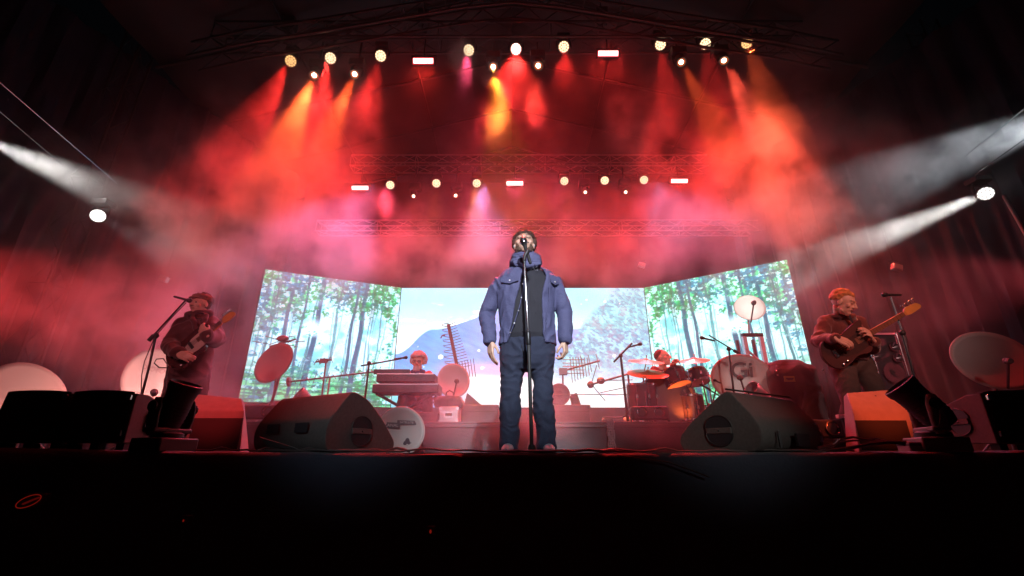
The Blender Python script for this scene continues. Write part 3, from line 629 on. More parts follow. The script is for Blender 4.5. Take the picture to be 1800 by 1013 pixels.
# ------------------------------------------------------------------ moving heads on the stage edge
def moving_head(label, px, py, d, s, tilt, yaw, m1, marks=False):
    p = P(px, py, d); t = thing('moving_head_light', label, 'moving head light', (p.x, d, FL), 'moving head lights on the stage edge')
    Mz = Matrix.Rotation(yaw, 3, 'Z'); q = lambda v: Mz @ Vector(v) * s
    MB().box((0, 0, .06 * s), (.36 * s, .3 * s, .11 * s), Mz).build('base', m1, t, bevel=.012 * s)
    MB().lathe([(.12 * s, .12 * s), (.12 * s, .15 * s), (.09 * s, .165 * s)], n=24).build('turntable', BLK, t)
    for sx in (-1, 1):
        MB().limb([q((sx * .15, 0, .17)), q((sx * .165, 0, .26)), q((sx * .165, 0, .36)), q((sx * .16, 0, .41))], [.05 * s, .055 * s, .055 * s, .04 * s], 14, flat=(Mz @ Vector((1, 0, 0)), .5)).build('yoke_arm', m1, t)
    MB().box(q((0, 0, .175)), (.36 * s, .12 * s, .04 * s), Mz).build('yoke_bridge', m1, t, bevel=.01)
    ax = Mz @ (Matrix.Rotation(tilt, 3, 'X') @ Vector((0, 0, 1))); c = q((0, 0, .36))
    h = MB().lathe([(.03*s, -.20*s), (.085*s, -.19*s), (.108*s, -.13*s), (.115*s, -.02*s), (.112*s, .10*s), (.118*s, .15*s), (.128*s, .17*s), (.13*s, .215*s), (.118*s, .22*s), (.11*s, .19*s)], c=c, axis=ax, n=28).build('head', BLK, t)
    MB().lathe([(.001, .192*s), (.108*s, .19*s)], c=c, axis=ax, n=24, close=False).build('lens', mat('dark_lens', (.03,.03,.04), .08, coat=1), h)
    mb = MB()
    for k in range(5): mb.lathe([(.1155 * s, (-.1 + .03 * k) * s), (.1175 * s, (-.093 + .03 * k) * s), (.1155 * s, (-.086 + .03 * k) * s)], c=c, axis=ax, n=28, close=False)
    mb.build('cooling_fins', BLKM, h)
    for sx in (-1, 1): MB().lathe([(.045 * s, 0), (.045 * s, .012 * s), (.02 * s, .016 * s)], c=q((sx * .19, 0, .36)), axis=Mz @ Vector((sx, 0, 0)), n=18).build('tilt_hub', BLKM, t)
    if marks:
        x = Mz @ Vector((1, 0, 0)); mb = MB(); f = Mz @ Vector((0, -1, 0)); cc = q((-.19, -.0, .36))
        for k in range(3): mb.box(cc + Vector((0, 0, .03 - .014 * k)) - x * .016, (.004, .05 - .008 * k, .007), Mz)
        mb.limb([cc - x * .016 + f * .01 + Vector((0, 0, -.02)), cc - x * .016 + f * .0 + Vector((0, 0, -.07)), cc - x * .012 - f * .015 + Vector((0, 0, -.12))], .003, 6); mb.build('arm_emblem', INK, t)
    return t
GREYH = mat('moving_head_grey', (.11,.105,.10), .55, var=.2, scale=20, bump=.2)
moving_head('black moving head light on the stage edge beside the left front fill cabinet', 290, 780, 3.02, .76, R(18), R(78), BLK)
moving_head('grey armed moving head light on the stage edge at the right, tipped left', 1645, 780, 3.02, .80, R(-36), R(70), GREYH, True)
for lb, px, d in (('small grey connector box beside the left moving head', 316, 3.08), ('small pale connector box beside the right moving head', 1603, 3.0)):
    p = P(px, 775, d); t = thing('connector_box', lb, 'electrical box', (p.x, d, FL), 'small boxes on the stage edge')
    MB().box((0, 0, .033), (.13, .1, .062)).build('housing', mat('box_grey', (.3,.29,.3), .5, var=.3), t, bevel=.006); MB().box((0, -.002, .045), (.134, .104, .008)).build('lid_seam', BLK, t)
    MB().tube((.02, -.052, .02), (.02, -.07, .02), .012).build('socket', BLK, t)
def blinder(label, px, py, d, w_=.30, z=None):
    p = P(px, py, d); z = FL if z is None else z; t = thing('blinder_light', label, 'blinder light', (p.x, d, z), 'two lamp blinder lights')
    MB().box((0, .03, .105), (w_, .12, .16)).build('housing', BLK, t, bevel=.02)
    for sx in (-1, 1):
        MB().lathe([(.062, 0), (.064, .014), (.055, .016), (.04, -.004), (.001, -.02)], c=(sx * w_ * .24, -.03, .108), axis=(0, -1, .1), n=24, close=False).build('lamp', mat('dim_reflector', (.25,.24,.25), .15, .9), t)
        MB().lathe([(.062, .012), (.068, .018), (.06, .02)], c=(sx * w_ * .24, -.03, .108), axis=(0, -1, .1), n=24, close=False).build('lamp_ring', BLKM, t)
        MB().box((sx * (w_ / 2 + .006), .03, .08), (.012, .05, .16)).build('bracket', BLKM, t)
blinder('two lamp blinder at the left on the riser edge in front of the tilted dish', 447, 745, 5.55, .60, RT)
blinder('two lamp blinder on the riser edge in front of the bass drum', 1144, 740, 5.66, .44, RT)
blinder('two lamp blinder behind the right monitor wedge', 1437, 742, 4.2, .42, FL + .10)
p = P(1437, 748, 4.25); tag(MB().box((p.x, 4.3, FL + .05), (.5, .3, .097)).build('low_case', BLK, bevel=.01), 'flat black case under the blinder behind the right monitor wedge', 'case')
# ------------------------------------------------------------------ satellite dishes used as props
def dish(label, cx, cy, rx, ry, rot, d, n, depth=.09, m=DISH, zs=None, pole=None, lnb=None, name='satellite_dish', lamp=0):
    n = Vector(n).normalized(); c = P(cx, cy, d); rim = []; K = 48; rr = R(rot)
    for k in range(K):
        a = 2 * math.pi * k / K; ex, ey = rx * math.cos(a), ry * math.sin(a)
        rim.append(PL(cx + ex * math.cos(rr) - ey * math.sin(rr), cy + ex * math.sin(rr) + ey * math.cos(rr), c, n))
    base = zs if zs is not None else FL
    t = thing(name, label, 'satellite dish', (c.x, c.y, base), 'satellite dishes standing around the stage')
    mb = MB(); L = 8; vs = []
    for i in range(L, 0, -1):
        f = i / L
        for p in rim: vs.append(c + (p - c) * f - n * depth * (1 - f * f))
    vs.append(c - n * depth); fs = [(i*K+k, i*K+(k+1)%K, (i+1)*K+(k+1)%K, (i+1)*K+k) for i in range(L - 1) for k in range(K)] + [((L-1)*K+k, (L-1)*K+(k+1)%K, L*K) for k in range(K)]
    mb.add(vs, fs); o = mb.build('reflector', m, t, world=True); o.modifiers.new('s', 'SOLIDIFY').thickness = .008
    MB().limb([p - n * .002 for p in rim], .007, 6, closed=True).build('rim', m, t, world=True)
    lowp = min(rim, key=lambda p: p.z); back = c - n * (depth + .10)
    MB().box(back, (.10, .15, .10), Matrix(frame_from(-n)).transposed() @ Matrix.Rotation(R(90), 3, 'X')).build('mount_bracket', DISHBK, t, world=True, bevel=.01)
    if pole is not False:
        q = pole or (back.x, back.y + .03, base); MB().tube(back, q, .02, n=10).build('mast', DISHBK, t, world=True)
        mb = MB()
        for k in range(3): a = 2.1 * k + .5; mb.tube(Vector(q) + Vector((0, 0, .3)), Vector(q) + Vector((.26 * math.cos(a), .26 * math.sin(a), .012)), .012, n=8)
        mb.build('tripod_legs', DISHBK, t, world=True)
    if lnb:
        a, b, ld = lnb; s = lowp if a is None else PL(*a, c, n); e = P(*b, ld)
        MB().tube(s, e, .012, n=8).build('feed_arm', DISHBK, t, world=True)
        if lamp: spot(e + (c - e).normalized() * .04, c, (1, .93, .88), lamp, 120, .6, .03)
        dd = (c - e).normalized(); l = MB().lathe([(.02, -.07), (.028, -.06), (.028, -.01), (.036, .0), (.036, .03), (.03, .034)], c=e, axis=dd, n=16).build('receiver_head', DISHBK, t, world=True)
    return t, c, n, rim
def on_dish(t, c, n, px, py, depth=.0): return PL(px, py, c + n * (-depth + .012), n) - rootloc(t)
tn = (0.25, -1, .12)
dish('large white dish at the far left edge behind the front fill cabinets', 42, 694, 76, 56, 8, 5.0, (.5, -1, .15), m=DISH, lnb=((42, 748), (60, 718), 4.6), lamp=5)
t, c, n, _ = dish('brightly lit white dish right behind the guitarist and his microphone stand', 272, 668, 61, 54, -30, 5.35, (.4, -1, .1), lnb=((262, 722), (271, 690), 4.95), lamp=10)
x, y, z = frame_from(n); X = Vector((1, .4, 0)).normalized(); Y = n.cross(X) * -1
if Y.z < 0: Y = -Y
for s_, px, py in (('I O', 251, 645), ('O', 268, 649), ('FOR', 286, 653)): text(s_, .075, mat('faded_ink', (.35,.25,.25), .6), t, basis(X, Y, n, on_dish(t, c, n, px, py, .06)))
dish('tilted dish on a thin pole in front of the left forest screen', 481, 638, 41, 25, -46, 6.4, (-.55, -1, -.1), depth=.05, m=DISHG, zs=RT, pole=tuple(P(467, 740, 6.35)[:2]) + (RT,))
t, c, n, _ = dish('round white dish with two printed strips and a small emblem, leaning behind the left wedge', 705, 757, 41, 42, 0, 4.7, (.12, -1, .08), depth=.05, m=DISH, pole=(P(705, 750, 4.9).x, 4.95, FL), lnb=None)
X = Vector((1, .12, -.03)).normalized(); Y = Vector((0, .08, 1)).normalized(); Nn = X.cross(Y)
for s_, px, py, w_, sz in (('CANAL', 688, 747.5, .17, .042), ('SATELLITE', 715, 742.5, .19, .030)):
    q = on_dish(t, c, n, px, py, .03); B_ = basis(X, Y, -Vector(Nn) if Nn.y > 0 else Nn, q)
    pl = MB().box((0, 0, 0), (w_, sz * 1.35, .004)); me = pl.mesh('printed_strip'); me.transform(B_); me.materials.append(mat('strip_ink', (.12,.09,.10), .6)); o = bpy.data.objects.new('printed_strip', me); COL.objects.link(o); o.parent = t
    text(s_, sz, DISH, o, basis(X, Y, B_.col[2].xyz, q + Vector((0, -.004, 0))))
mb = MB(); E_ = lambda px, py: on_dish(t, c, n, px, py, .035) + rootloc(t)
for px, py, rx, rz in ((716, 775, .022, .03), (712, 779, .018, .022), (719, 780, .014, .03), (715, 788, .016, .03), (723, 780, .020, .014)): mb.ell(E_(px, py), (rx, .004, rz))
mb.build('emblem', mat('emblem_ink', (.10,.07,.09), .6), t, world=True)
dish('pale round dish between the keyboards and the singer', 797, 669, 28, 30, -12, 7.3, (.1, -1, .05), depth=.06, m=DISH, zs=RT, lnb=((797, 697), (803, 670), 7.0))
t, c, n, _ = dish('large dish with bold lettering behind the right monitor wedge', 1307, 667, 58, 43, 14, 6.0, (-.3, -1, .12), depth=.05, m=DISHG, zs=RT, lnb=((1316, 709), (1301, 664), 5.75), lamp=2)
X = Vector((1, -.3, 0)).normalized(); Y = Vector((0, .12, 1)).normalized(); Z = X.cross(Y)
text('Gi', .30, INK, t, basis(X, Y, Z, on_dish(t, c, n, 1302, 652, .0) + Vector((0, -.01, 0))), bold=.004, italic=.12)
t, c, n, _ = dish('small bright dish raised on a metal frame before the right forest screen', 1318, 541, 28, 21, 10, 6.9, (-.2, -1, -.3), depth=.07, m=DISH, zs=RT, pole=False, lnb=((1320, 566), (1325, 532), 6.55), lamp=14)
tp = P(1317, 588, 7.0); MB().tube(c - n * .12, tp, .014, n=8).build('mast', DISHBK, t, world=True)
t, c, n, _ = dish('large dim dish at the right edge behind the far front fill cabinet', 1748, 634, 81, 46, 18, 4.9, (-.45, -1, .2), depth=.08, m=DISH, lnb=((1772, 682), (1772, 634), 4.55))
# frame tower carrying the small dish
t = thing('frame_stand', 'open metal frame stand under the small raised dish', 'stand', (tp.x, 7.0, RT)); a, b = P(1307, 589, 7.0), P(1336, 588, 7.0)
for p_ in (a, b): MB().box((p_.x, 7.0, (p_.z + RT) / 2), (.06, .06, p_.z - RT)).build('upright', ALU, t, world=True)
mb = MB(); mb.box(((a.x + b.x) / 2, 6.99, a.z), (b.x - a.x + .06, .062, .05)); mb.box(((a.x + b.x) / 2, 6.99, P(1320, 640, 7).z), (b.x - a.x, .05, .04)); mb.build('crossbar', BLKM, t, world=True)
MB().tube(P(1310, 612, 6.98), P(1342, 640, 6.98), .018).build('diagonal_brace', ALU, t, world=True)
for p_ in (a, b): MB().box((p_.x + .03, 7.3, (p_.z + RT) / 2), (.04, .04, p_.z - RT - .02)).build('rear_upright', DARKALU, t, world=True)
# ------------------------------------------------------------------ television antennas used as props
def antenna(label, stand, boom, els, base, foot=.2):
    """stand: list of points; boom: (a,b); els: list of (centre, half vector)"""
    t = thing('tv_antenna', label, 'antenna', (stand[0][0], stand[0][1], base), 'television antennas used as stage props')
    MB().limb(stand, .014, 8).build('mast', ANT, t, world=True)
    if boom: MB().tube(boom[0], boom[1], .014, n=8).build('boom', ANT, t, world=True)
    mb = MB()
    for c, h in els: mb.tube(Vector(c) - Vector(h), Vector(c) + Vector(h), .006, n=6)
    mb.build('elements', ANT, t, world=True)
    if foot: MB().lathe([(foot * .6, .0), (foot * .6, .02), (foot * .2, .05), (.02, .08)], c=(stand[0][0], stand[0][1], base), n=16).build('foot_plate', ANT, t, world=True)
    return t
# long low yagi left
a, b = P(508, 671, 7.2), P(668, 652, 7.4); n_ = 13
t = antenna('long low antenna boom with many crossed rods left of the keyboards', [P(580, 664, 7.28).xy.to_3d() + Vector((0, 0, RT)), P(580, 664, 7.28)], (a, b),
        [(a.lerp(b, .06 + .93 * k / n_), Vector((.03, -.03, .075)) if k % 2 else Vector((-.045, .03, .045))) for k in range(n_ + 1)], RT)
MB().lathe([(.05, -.03), (.075, -.02), (.075, .02), (.05, .03)], c=a, axis=(b - a)).build('end_box', ANT, t, world=True)
# small scroll antenna on a pole
a = P(555, 636, 6.9); b = P(583, 632, 6.9); s = P(573, 636, 6.9)
els = [(a.lerp(b, k / 5), Vector((.02 * (-1) ** k, 0, .045))) for k in range(6)]
t = antenna('small antenna head on a thin pole in front of the left forest screen', [Vector((P(568, 690, 6.9).x, 6.9, RT)), s], (a, b), els, RT)
MB().box(a.lerp(b, .5), (.12, .03, .07)).build('dipole_box', ANT, t, world=True)
# flat aerial over the tilted dish
a = P(474, 609, 6.6); b = P(520, 596, 6.6)
els = [(P(458, 602, 6.6), Vector((.12, 0, -.02))), (P(486, 601, 6.6), Vector((.10, .02, .05))), (P(500, 593, 6.6), Vector((.16, .02, .03))), (P(478, 594, 6.6), Vector((.10, 0, -.03))), (P(512, 601, 6.6), Vector((.2, .0, .01))), (P(508, 606, 6.6), Vector((.12, 0, -.03))), (P(492, 608, 6.6), Vector((.02, 0, .09)))]
t = antenna('flat many armed aerial just above the tilted dish', [Vector((P(492, 650, 6.62).x, 6.62, RT)), P(493, 602, 6.62)], (a, b), els, RT)
MB().ell(P(497, 595, 6.6), (.09, .05, .05)).build('amplifier_box', ANT, t, world=True)
# tall herringbone antenna
a = P(788, 570, 7.6); b = P(806, 655, 7.6); els = []
for k in range(17):
    c_ = a.lerp(b, k / 17 * .95 + .01); wd = .12 + .006 * k; els += [(c_ + Vector((-wd / 2, 0, .02)), Vector((wd / 2, 0, -.018 if k % 2 else .012))), (c_ + Vector((wd / 2, 0, .02)), Vector((wd / 2, 0, .025)))]
t = antenna('tall leaning herringbone antenna rising behind the pale round dish', [Vector((b.x + .02, 7.6, RT)), b, a], None, els, RT)
MB().tube(a, b, .03, n=8).build('boom', ANT, t, world=True)
mb = MB()
for k in range(9): mb.tube(P(792 + 5 * k, 642 - 1.5 * k, 7.62 + .02 * k), P(796 + 5 * k, 662, 7.62 + .02 * k), .007, n=6)
mb.build('reflector_grid', ANT, t, world=True)
MB().limb([P(775, 594, 7.6), P(777, 590, 7.6), P(782, 589, 7.6)], .012, 6).build('flag_rod', ANT, t, world=True)
# grid yagi right of the singer
a = P(985, 653, 7.0); b = P(1054, 634, 7.1); els = []
for k in range(7): c_ = P(1012 + 0 * k, 640, 7.0); els.append((P(1004 + 5 * k, 650 - k, 7.0), Vector((-.01, .0, .20 - .01 * k))))
for k in range(5): els.append((P(1008, 632 + 6 * k, 7.0), Vector((.17, 0, 0))))
for k in range(3): els.append((a.lerp(b, .55 + .2 * k), Vector((-.02, 0, .16 - .02 * k))))
t = antenna('red tinted grid antenna beside the right hand of the singer', [Vector((P(989, 690, 7.0).x, 7.0, RT)), P(989, 650, 7.0)], (a, b), els, RT)
MB().box(P(990, 653, 6.98), (.12, .08, .1)).build('clamp_box', ANT, t, world=True)
# corner yagi with V arms
a = P(1038, 676, 6.5); b = P(1112, 655, 6.6)
t = antenna('open V shaped antenna in front of the middle screen, left of the drums', [Vector((P(1108, 700, 6.6).x, 6.6, RT)), P(1104, 658, 6.6)], (a, b),
        [(P(1044, 659, 6.5), (P(1049, 641, 6.5) - P(1039, 676, 6.5)) / 2), (P(1052, 690, 6.5), (P(1064, 706, 6.5) - P(1040, 677, 6.5)) / 2), (P(1085, 668, 6.55), (P(1112, 668, 6.55) - P(1058, 669, 6.55)) / 2), (P(1084, 684, 6.55), (P(1112, 678, 6.55) - P(1055, 690, 6.55)) / 2), (P(1030, 693, 6.5), (P(1112, 694, 6.5) - P(960, 693, 6.5)) / 2)], RT)
MB().ell(P(1056, 669, 6.5), (.06, .04, .05)).build('junction_box', ANT, t, world=True); MB().ell(a, (.05, .04, .05)).build('corner_joint', ANT, t, world=True)
# ------------------------------------------------------------------ cases and covers on the riser
def case(name, label, cat, x0, x1, y0, d, dep, m, base=None, group=None, bev=.012):
    base = RT if base is None else base; a, b = P(x0, 735, d), P(x1, 735, d); zt = P(x0, y0, d).z
    t = thing(name, label, cat, ((a.x + b.x) / 2, d, base), group); W_ = b.x - a.x; H = zt - base
    MB().box((0, dep / 2, H / 2 + .002), (W_, dep, H - .004)).build('body', m, t, bevel=bev); return t, W_, H
PURP = mat('case_grey', (.10,.095,.10), .6, var=.2, bump=.2)
G = 'equipment cases on the riser'
def corners(t, W_, H, m=ALU):
    for sx in (-1, 1):
        for z in (.03, H - .03): MB().box((sx * (W_ / 2 - .012), -.004, z), (.04, .02, .045)).build('corner_guard', m, t, bevel=.004)
    MB().box((0, -.004, H * .68), (W_ * .96, .012, .014)).build('lid_rail', m, t)
t, W_, H = case('road_case', 'dark case left of the singer with a small wedge on top', 'case', 781, 876, 711, 6.6, .6, PURP, group=G); corners(t, W_, H, DARKALU)
t, W_, H = case('road_case', 'dark case just right of the singer under a tilted lamp', 'case', 965, 1038, 711, 6.6, .6, PURP, group=G); corners(t, W_, H, DARKALU)
t, W_, H = case('road_case', 'low dark case left of the white flight case under the keyboards', 'case', 718, 768, 724, 6.2, .4, PURP, group=G); corners(t, W_, H, DARKALU)
t, W_, H = case('road_case', 'dim case on the riser behind the left floor wedge', 'case', 471, 520, 704, 6.7, .5, PURP, group=G); corners(t, W_, H, DARKALU)
CZ = P(800, 711, 6.6).z
t, _ = slopebox('small_monitor', 'small dark wedge standing on the case left of the singer', 'monitor speaker', [(821,690),(846,703),(850,711),(816,711),(816,700)], 6.65, (0, .3, 0), PURP, base=CZ)
t, _ = slopebox('small_lamp', 'small square lamp tilted on the case right of the singer', 'lamp', [(1003,694),(1014,690),(1021,702),(1016,705),(1015,711),(1007,711),(1007,706)], 6.65, (0, .15, 0), PURP, 'housing', base=CZ)
p = P(984, 711, 6.7); t = thing('cable_drum', 'round cable drum half hidden behind the right leg of the singer', 'cable drum', (p.x, 6.7, CZ)); MB().lathe([(.15, 0), (.16, .02), (.16, .1), (.15, .12)], c=(0, 0, .16), axis=(0, 1, 0), n=28).build('drum', PURP, t); MB().lathe([(.05, 0), (.05, -.02)], c=(0, 0, .16), axis=(0, 1, 0)).build('hub', BLK, t)
WH = mat('case_white', (.62,.6,.62), .45, var=.1)
t, W_, H = case('flight_case', 'white flight case with a dark label plate under the black bag', 'flight case', 772, 805, 714, 6.1, .4, WH, group=G); corners(t, W_, H)
MB().box((.0, -.006, H * .52), (W_ * .44, .01, H * .34)).build('label_frame', ALU, t); MB().box((.0, -.012, H * .54), (W_ * .36, .006, H * .16)).build('label_plate', BLK, t)
fb = P(790, 714, 6.1).z; t = thing('equipment_bag', 'soft black bag slumped on the white flight case', 'bag', (P(787, 700, 6.1).x, 6.1, fb)); W_ = .36
mb = MB(); mb.rings([(0, .18, .0, .185, .15), (0, .18, .03, .2, .17), (-.005, .18, .09, .2, .17), (0, .18, .135, .17, .14), (0, .18, .15, .1, .08)], p=3.2)
solid(mb, 'bag_body', CLOTHBK, t, .008, .01, 8, world=False); MB().limb([(-.05, .15, .14), (-.04, .15, .2), (.0, .15, .225), (.05, .15, .2), (.06, .15, .14)], .010, 8).build('bag_handle', CLOTHBK, t)
# covered amplifier right, with a green label and rivets
p0 = P(1366, 735, 5.7); t = thing('covered_amplifier', 'tall amplifier under a black cover with a small green label', 'amplifier', (P(1405, 700, 5.7).x, 5.7, RT)); x0, x1 = P(1372, 700, 5.7).x - t.location.x, P(1462, 700, 5.7).x - t.location.x
H = P(1400, 628, 5.7).z - RT; cx = (x0 + x1) / 2; hw = (x1 - x0) / 2
mb = MB(); mb.rings([(cx, .3, .0, hw, .28), (cx, .3, H * .5, hw * .99, .275), (cx - .0, .3, H * .82, hw * .97, .27), (cx + .01, .3, H * .93, hw * .86, .22), (cx + .02, .3, H * .99, hw * .66, .16), (cx, .3, H * 1.01, hw * .3, .08)], p=4)
solid(mb, 'cover', CLOTHBK, t, .012, .02, 5, world=False)
MB().box((x0 + .17, .012, H * .66), (.13, .012, .07)).build('label', mat('green_label', (.25,.42,.05), .5), t)
mb = MB(); mb.box((x0 + .17, .004, H * .665), (.09, .006, .012)); mb.box((x0 + .17, .004, H * .645), (.07, .006, .01)); mb.build('label_print', INK, t)
mb = MB()
for k, (dx, dz) in enumerate(((.04, .86), (.02, .79), (.03, .72), (.62, .80), (.45, .83))): MB().ell((x0 + dx, .008, H * dz), (.012, .012, .012)).build('rivet', CHROME, t)
# bass rig behind the bassist
t = thing('bass_rig', 'tall dark bass speaker cabinet with chrome edges behind the bassist', 'amplifier', (P(1568, 650, 5.6).x, 5.6, FL)); a, b = P(1540, 660, 5.6), P(1592, 660, 5.6); zt = P(1565, 583, 5.6).z; cx = 0; W_ = b.x - a.x
MB().box((0, .12, (zt - FL) / 2), (W_, .22, zt - FL - .004)).build('cabinet', BLK, t, bevel=.012)
for sx in (-1, 1): MB().tube((sx * (W_ / 2 - .0), -.004, .02), (sx * (W_ / 2 - .0), -.004, zt - FL - .02), .012).build('edge_rail', CHROME, t)
MB().box((0, -.002, zt - FL - .03), (W_, .02, .03)).build('top_rail', ALU, t, bevel=.004)
for (dx, dz) in ((-.16, -.18), (.10, -.2), (-.16, -.32), (.1, -.34)): MB().lathe([(.06, 0), (.062, .012), (.045, .0), (.001, -.02)], c=(dx, -.012, zt - FL + dz), axis=(0, -1, .15), close=False).build('horn', mat('dim_reflector'), t)
mb = MB()
for k in range(3): mb.lathe([(.12, 0), (.13, .01), (.11, .012), (.03, -.01), (.001, -.008)], c=(0, -.012, .3 + .32 * k), axis=(0, -1, 0), close=False)
mb.build('speaker_cones', GRILLE, t)
# ------------------------------------------------------------------ microphones and stands
def mic(t, tip, d, s=1.0, m=BLK):
    d = Vector(d).normalized(); c = Vector(tip)
    MB().lathe([(.009*s, -.19*s), (.011*s, -.18*s), (.013*s, -.06*s), (.019*s, -.045*s), (.022*s, -.04*s)], c=c, axis=d, n=16).build('handle', m, t, world=True)
    MB().ell(c - d * .018 * s, (.025*s,) * 3).build('grille', BLKM, t, world=True)
def mic_stand(label, base, pts, tip, md, boom=None, r=.011, round_base=False, m=BLKM, group='microphone stands on the stage', cable=None, bz=None):
    base = Vector(base); t = thing('microphone_stand', label, 'microphone stand', base, group)
    pts = [Vector(p) for p in pts]; MB().limb([base + Vector((0, 0, .05))] + pts, [r * 1.25] + [r] * (len(pts)), 10).build('pole', m, t, world=True)
    if round_base: MB().lathe([(.13, 0), (.13, .012), (.03, .025), (.02, .05)], c=base, n=28).build('round_base', m, t, world=True)
    else:
        for k in range(3): a = .6 + 2.09 * k; MB().tube(base + Vector((0, 0, .12)), base + Vector((.3 * math.cos(a), .3 * math.sin(a), .01)), .009, n=8).build('leg', m, t, world=True)
    if boom:
        MB().tube(boom[0], boom[1], r * .8, n=8).build('boom', m, t, world=True); MB().ell(pts[-1], (.028, .028, .03)).build('clutch', BLK, t, world=True)
        if len(boom) > 2: MB().tube(boom[0], Vector(boom[0]).lerp(Vector(boom[1]), .14), .02, n=10).build('counterweight', BLK, t, world=True)
    mc = thing('microphone', label.replace('stand', 'microphone', 1) if False else 'microphone held by the ' + label, 'microphone', Vector(tip), 'microphones on stands'); mic(mc, tip, md)
    mc['label'] = mic_stand.labels.pop(0)
    if cable: tag(MB().limb(cable, .0045, 6).build('microphone_cable', CABLE), mic_stand.cables.pop(0), 'cable')
    return t
mic_stand.labels = ['black vocal microphone right in front of the face of the singer', 'microphone pointing at the guitarist in the cap', 'microphone on the stand of the bassist', 'microphone reaching toward the keyboard player', 'microphone raised over the left cymbals', 'microphone raised above the lettered dish, right of the drums']
mic_stand.cables = ['thin black cable hanging beside the microphone stand of the guitarist']
# singer's straight stand
b = P(935, 796, 3.1); top = P(921.5, 458, 3.12); mid = P(929, 592, 3.11)
t = thing('microphone_stand', 'straight chrome and black microphone stand in front of the singer', 'microphone stand', (b.x, 3.1, FL), 'microphone stands on the stage')
MB().limb([(b.x, 3.1, FL + .03), mid], .0125, 12).build('lower_tube', BLK, t, world=True); MB().limb([mid, top], .0085, 12).build('upper_tube', CHROME, t, world=True)
MB().limb([mid - Vector((0, 0, .05)), mid + Vector((-.002, 0, .03))], [.018, .017], 12).build('clutch', BLKM, t, world=True)
MB().lathe([(.13, .0), (.13, .012), (.03, .02), (.02, .05)], c=(b.x, 3.1, FL), n=28).build('round_base', BLK, t, world=True)
ct = P(927.5, 441, 3.12); MB().limb([top, P(923, 449, 3.12), ct], [.012, .014, .018], 10).build('microphone_clip', BLK, t, world=True)
mc = thing('microphone', mic_stand.labels.pop(0), 'microphone', P(919, 421, 3.1), 'microphones on stands'); tip = P(918.5, 418.5, 3.12); dd = (tip - P(929, 452, 3.14)).normalized(); mic(mc, tip, dd, 1.12)
MB().lathe([(.0285, -.004), (.0285, .004)], c=tip - dd * .035, axis=dd, n=18).build('grille_ring', CHROME, mc, world=True)
# guitarist's
b = P(250, 700, 4.5); b.z = FL; top = P(274, 590, 4.5)
mic_stand('boom microphone stand in front of the guitarist at the left', b, [P(262, 645, 4.5), top], P(336, 529, 4.55), (1, .1, -.25), boom=(P(261, 599, 4.5), P(326, 528, 4.55), 1), cable=[P(327, 532, 4.53), P(300, 560, 4.5), P(272, 592, 4.46), P(254, 635, 4.45), P(249, 660, 4.45), P(248, 690, 4.45), P(240, 712, 4.4)])
b = P(1612, 672, 4.3); b.z = FL; b.x = P(1625, 740, 4.3).x
mic_stand('microphone stand with a folded boom in front of the bassist', b, [P(1598, 628, 4.3), P(1586, 585, 4.3)], P(1551, 518, 4.3), (-1, 0, 0), boom=(P(1593, 603, 4.3), P(1566, 522, 4.3)))
b = P(641, 700, 6.3); b.z = RT
mic_stand('boom microphone stand left of the keyboards', b, [P(649, 638, 6.3)], P(716, 628, 6.5), (1, 0, .12), boom=(P(634, 643, 6.3), P(706, 630, 6.5)), r=.014)
b = P(1104, 740, 6.1); b.z = RT
mic_stand('boom microphone stand left of the drum kit', b, [P(1091, 625, 6.1)], P(1128, 604, 6.1), (1, -.1, .25), boom=(P(1079, 636, 6.1), P(1111, 603, 6.1)), r=.016)
b = P(1292, 690, 5.75); b.z = RT; b.x = P(1296, 740, 5.75).x
mic_stand('boom microphone stand in front of the lettered dish', b, [P(1281, 613, 5.75)], P(1231, 593, 5.75), (-1, 0, .25), boom=(P(1297, 620, 5.75), P(1246, 589, 5.75), 1), r=.011)
# ------------------------------------------------------------------ keyboards on an X stand
KM = mat('keyboard_shell', (.05,.045,.05), .4, var=.2); KEYW = mat('ivory_key', (.7,.68,.64), .35)
def keyboard(label, q, d, dep):
    a, b = P(q[0], q[2], d), P(q[1], q[2], d); zt, zb = P(q[0], q[2], d).z, P(q[0], q[3], d).z; W_ = b.x - a.x
    t = thing('keyboard', label, 'keyboard', ((a.x + b.x) / 2, d, zb), 'stacked keyboards of the keyboard player'); H = zt - zb
    MB().box((0, dep / 2, H / 2), (W_, dep, H), None).build('case', KM, t, bevel=.012)
    MB().box((0, dep * .7, H + .008), (W_ * .86, dep * .5, .016)).build('key_bed', KEYW, t)
    mb = MB(); random.seed(q[0]); mb.box((0, -.001, H * .5), (W_ * .88, .004, H * .5))
    for k in range(16): mb.box((-W_ * .42 + W_ * .84 * k / 15, -.004, H * (.35 + .3 * random.random())), (.02 + .03 * random.random(), .01, .012))
    mb.build('socket_strip', mat('socket_grey', (.045,.04,.045), .4), t)
    MB().box((0, -.003, H * .93), (W_ * .98, .01, .010)).build('top_trim', ALU, t); return t
keyboard('upper keyboard of the stack with dark raised back panel', (662, 764, 656, 671), 6.45, .32)
keyboard('lower and wider keyboard of the stack', (655, 771, 674, 690), 6.4, .36)
kz = P(700, 656, 6.45).z; t = thing('raised_panel', 'dark panel standing upright on the left half of the upper keyboard', 'panel', (P(688, 656, 6.5).x, 6.52, kz)); MB().box((0, 0, .035), (.52, .03, .07)).build('board', KM, t, bevel=.006)
t = thing('keyboard_stand', 'folding cross legged stand under both keyboards', 'keyboard stand', (P(713, 700, 6.5).x, 6.5, RT)); zz = P(700, 690, 6.4).z - RT
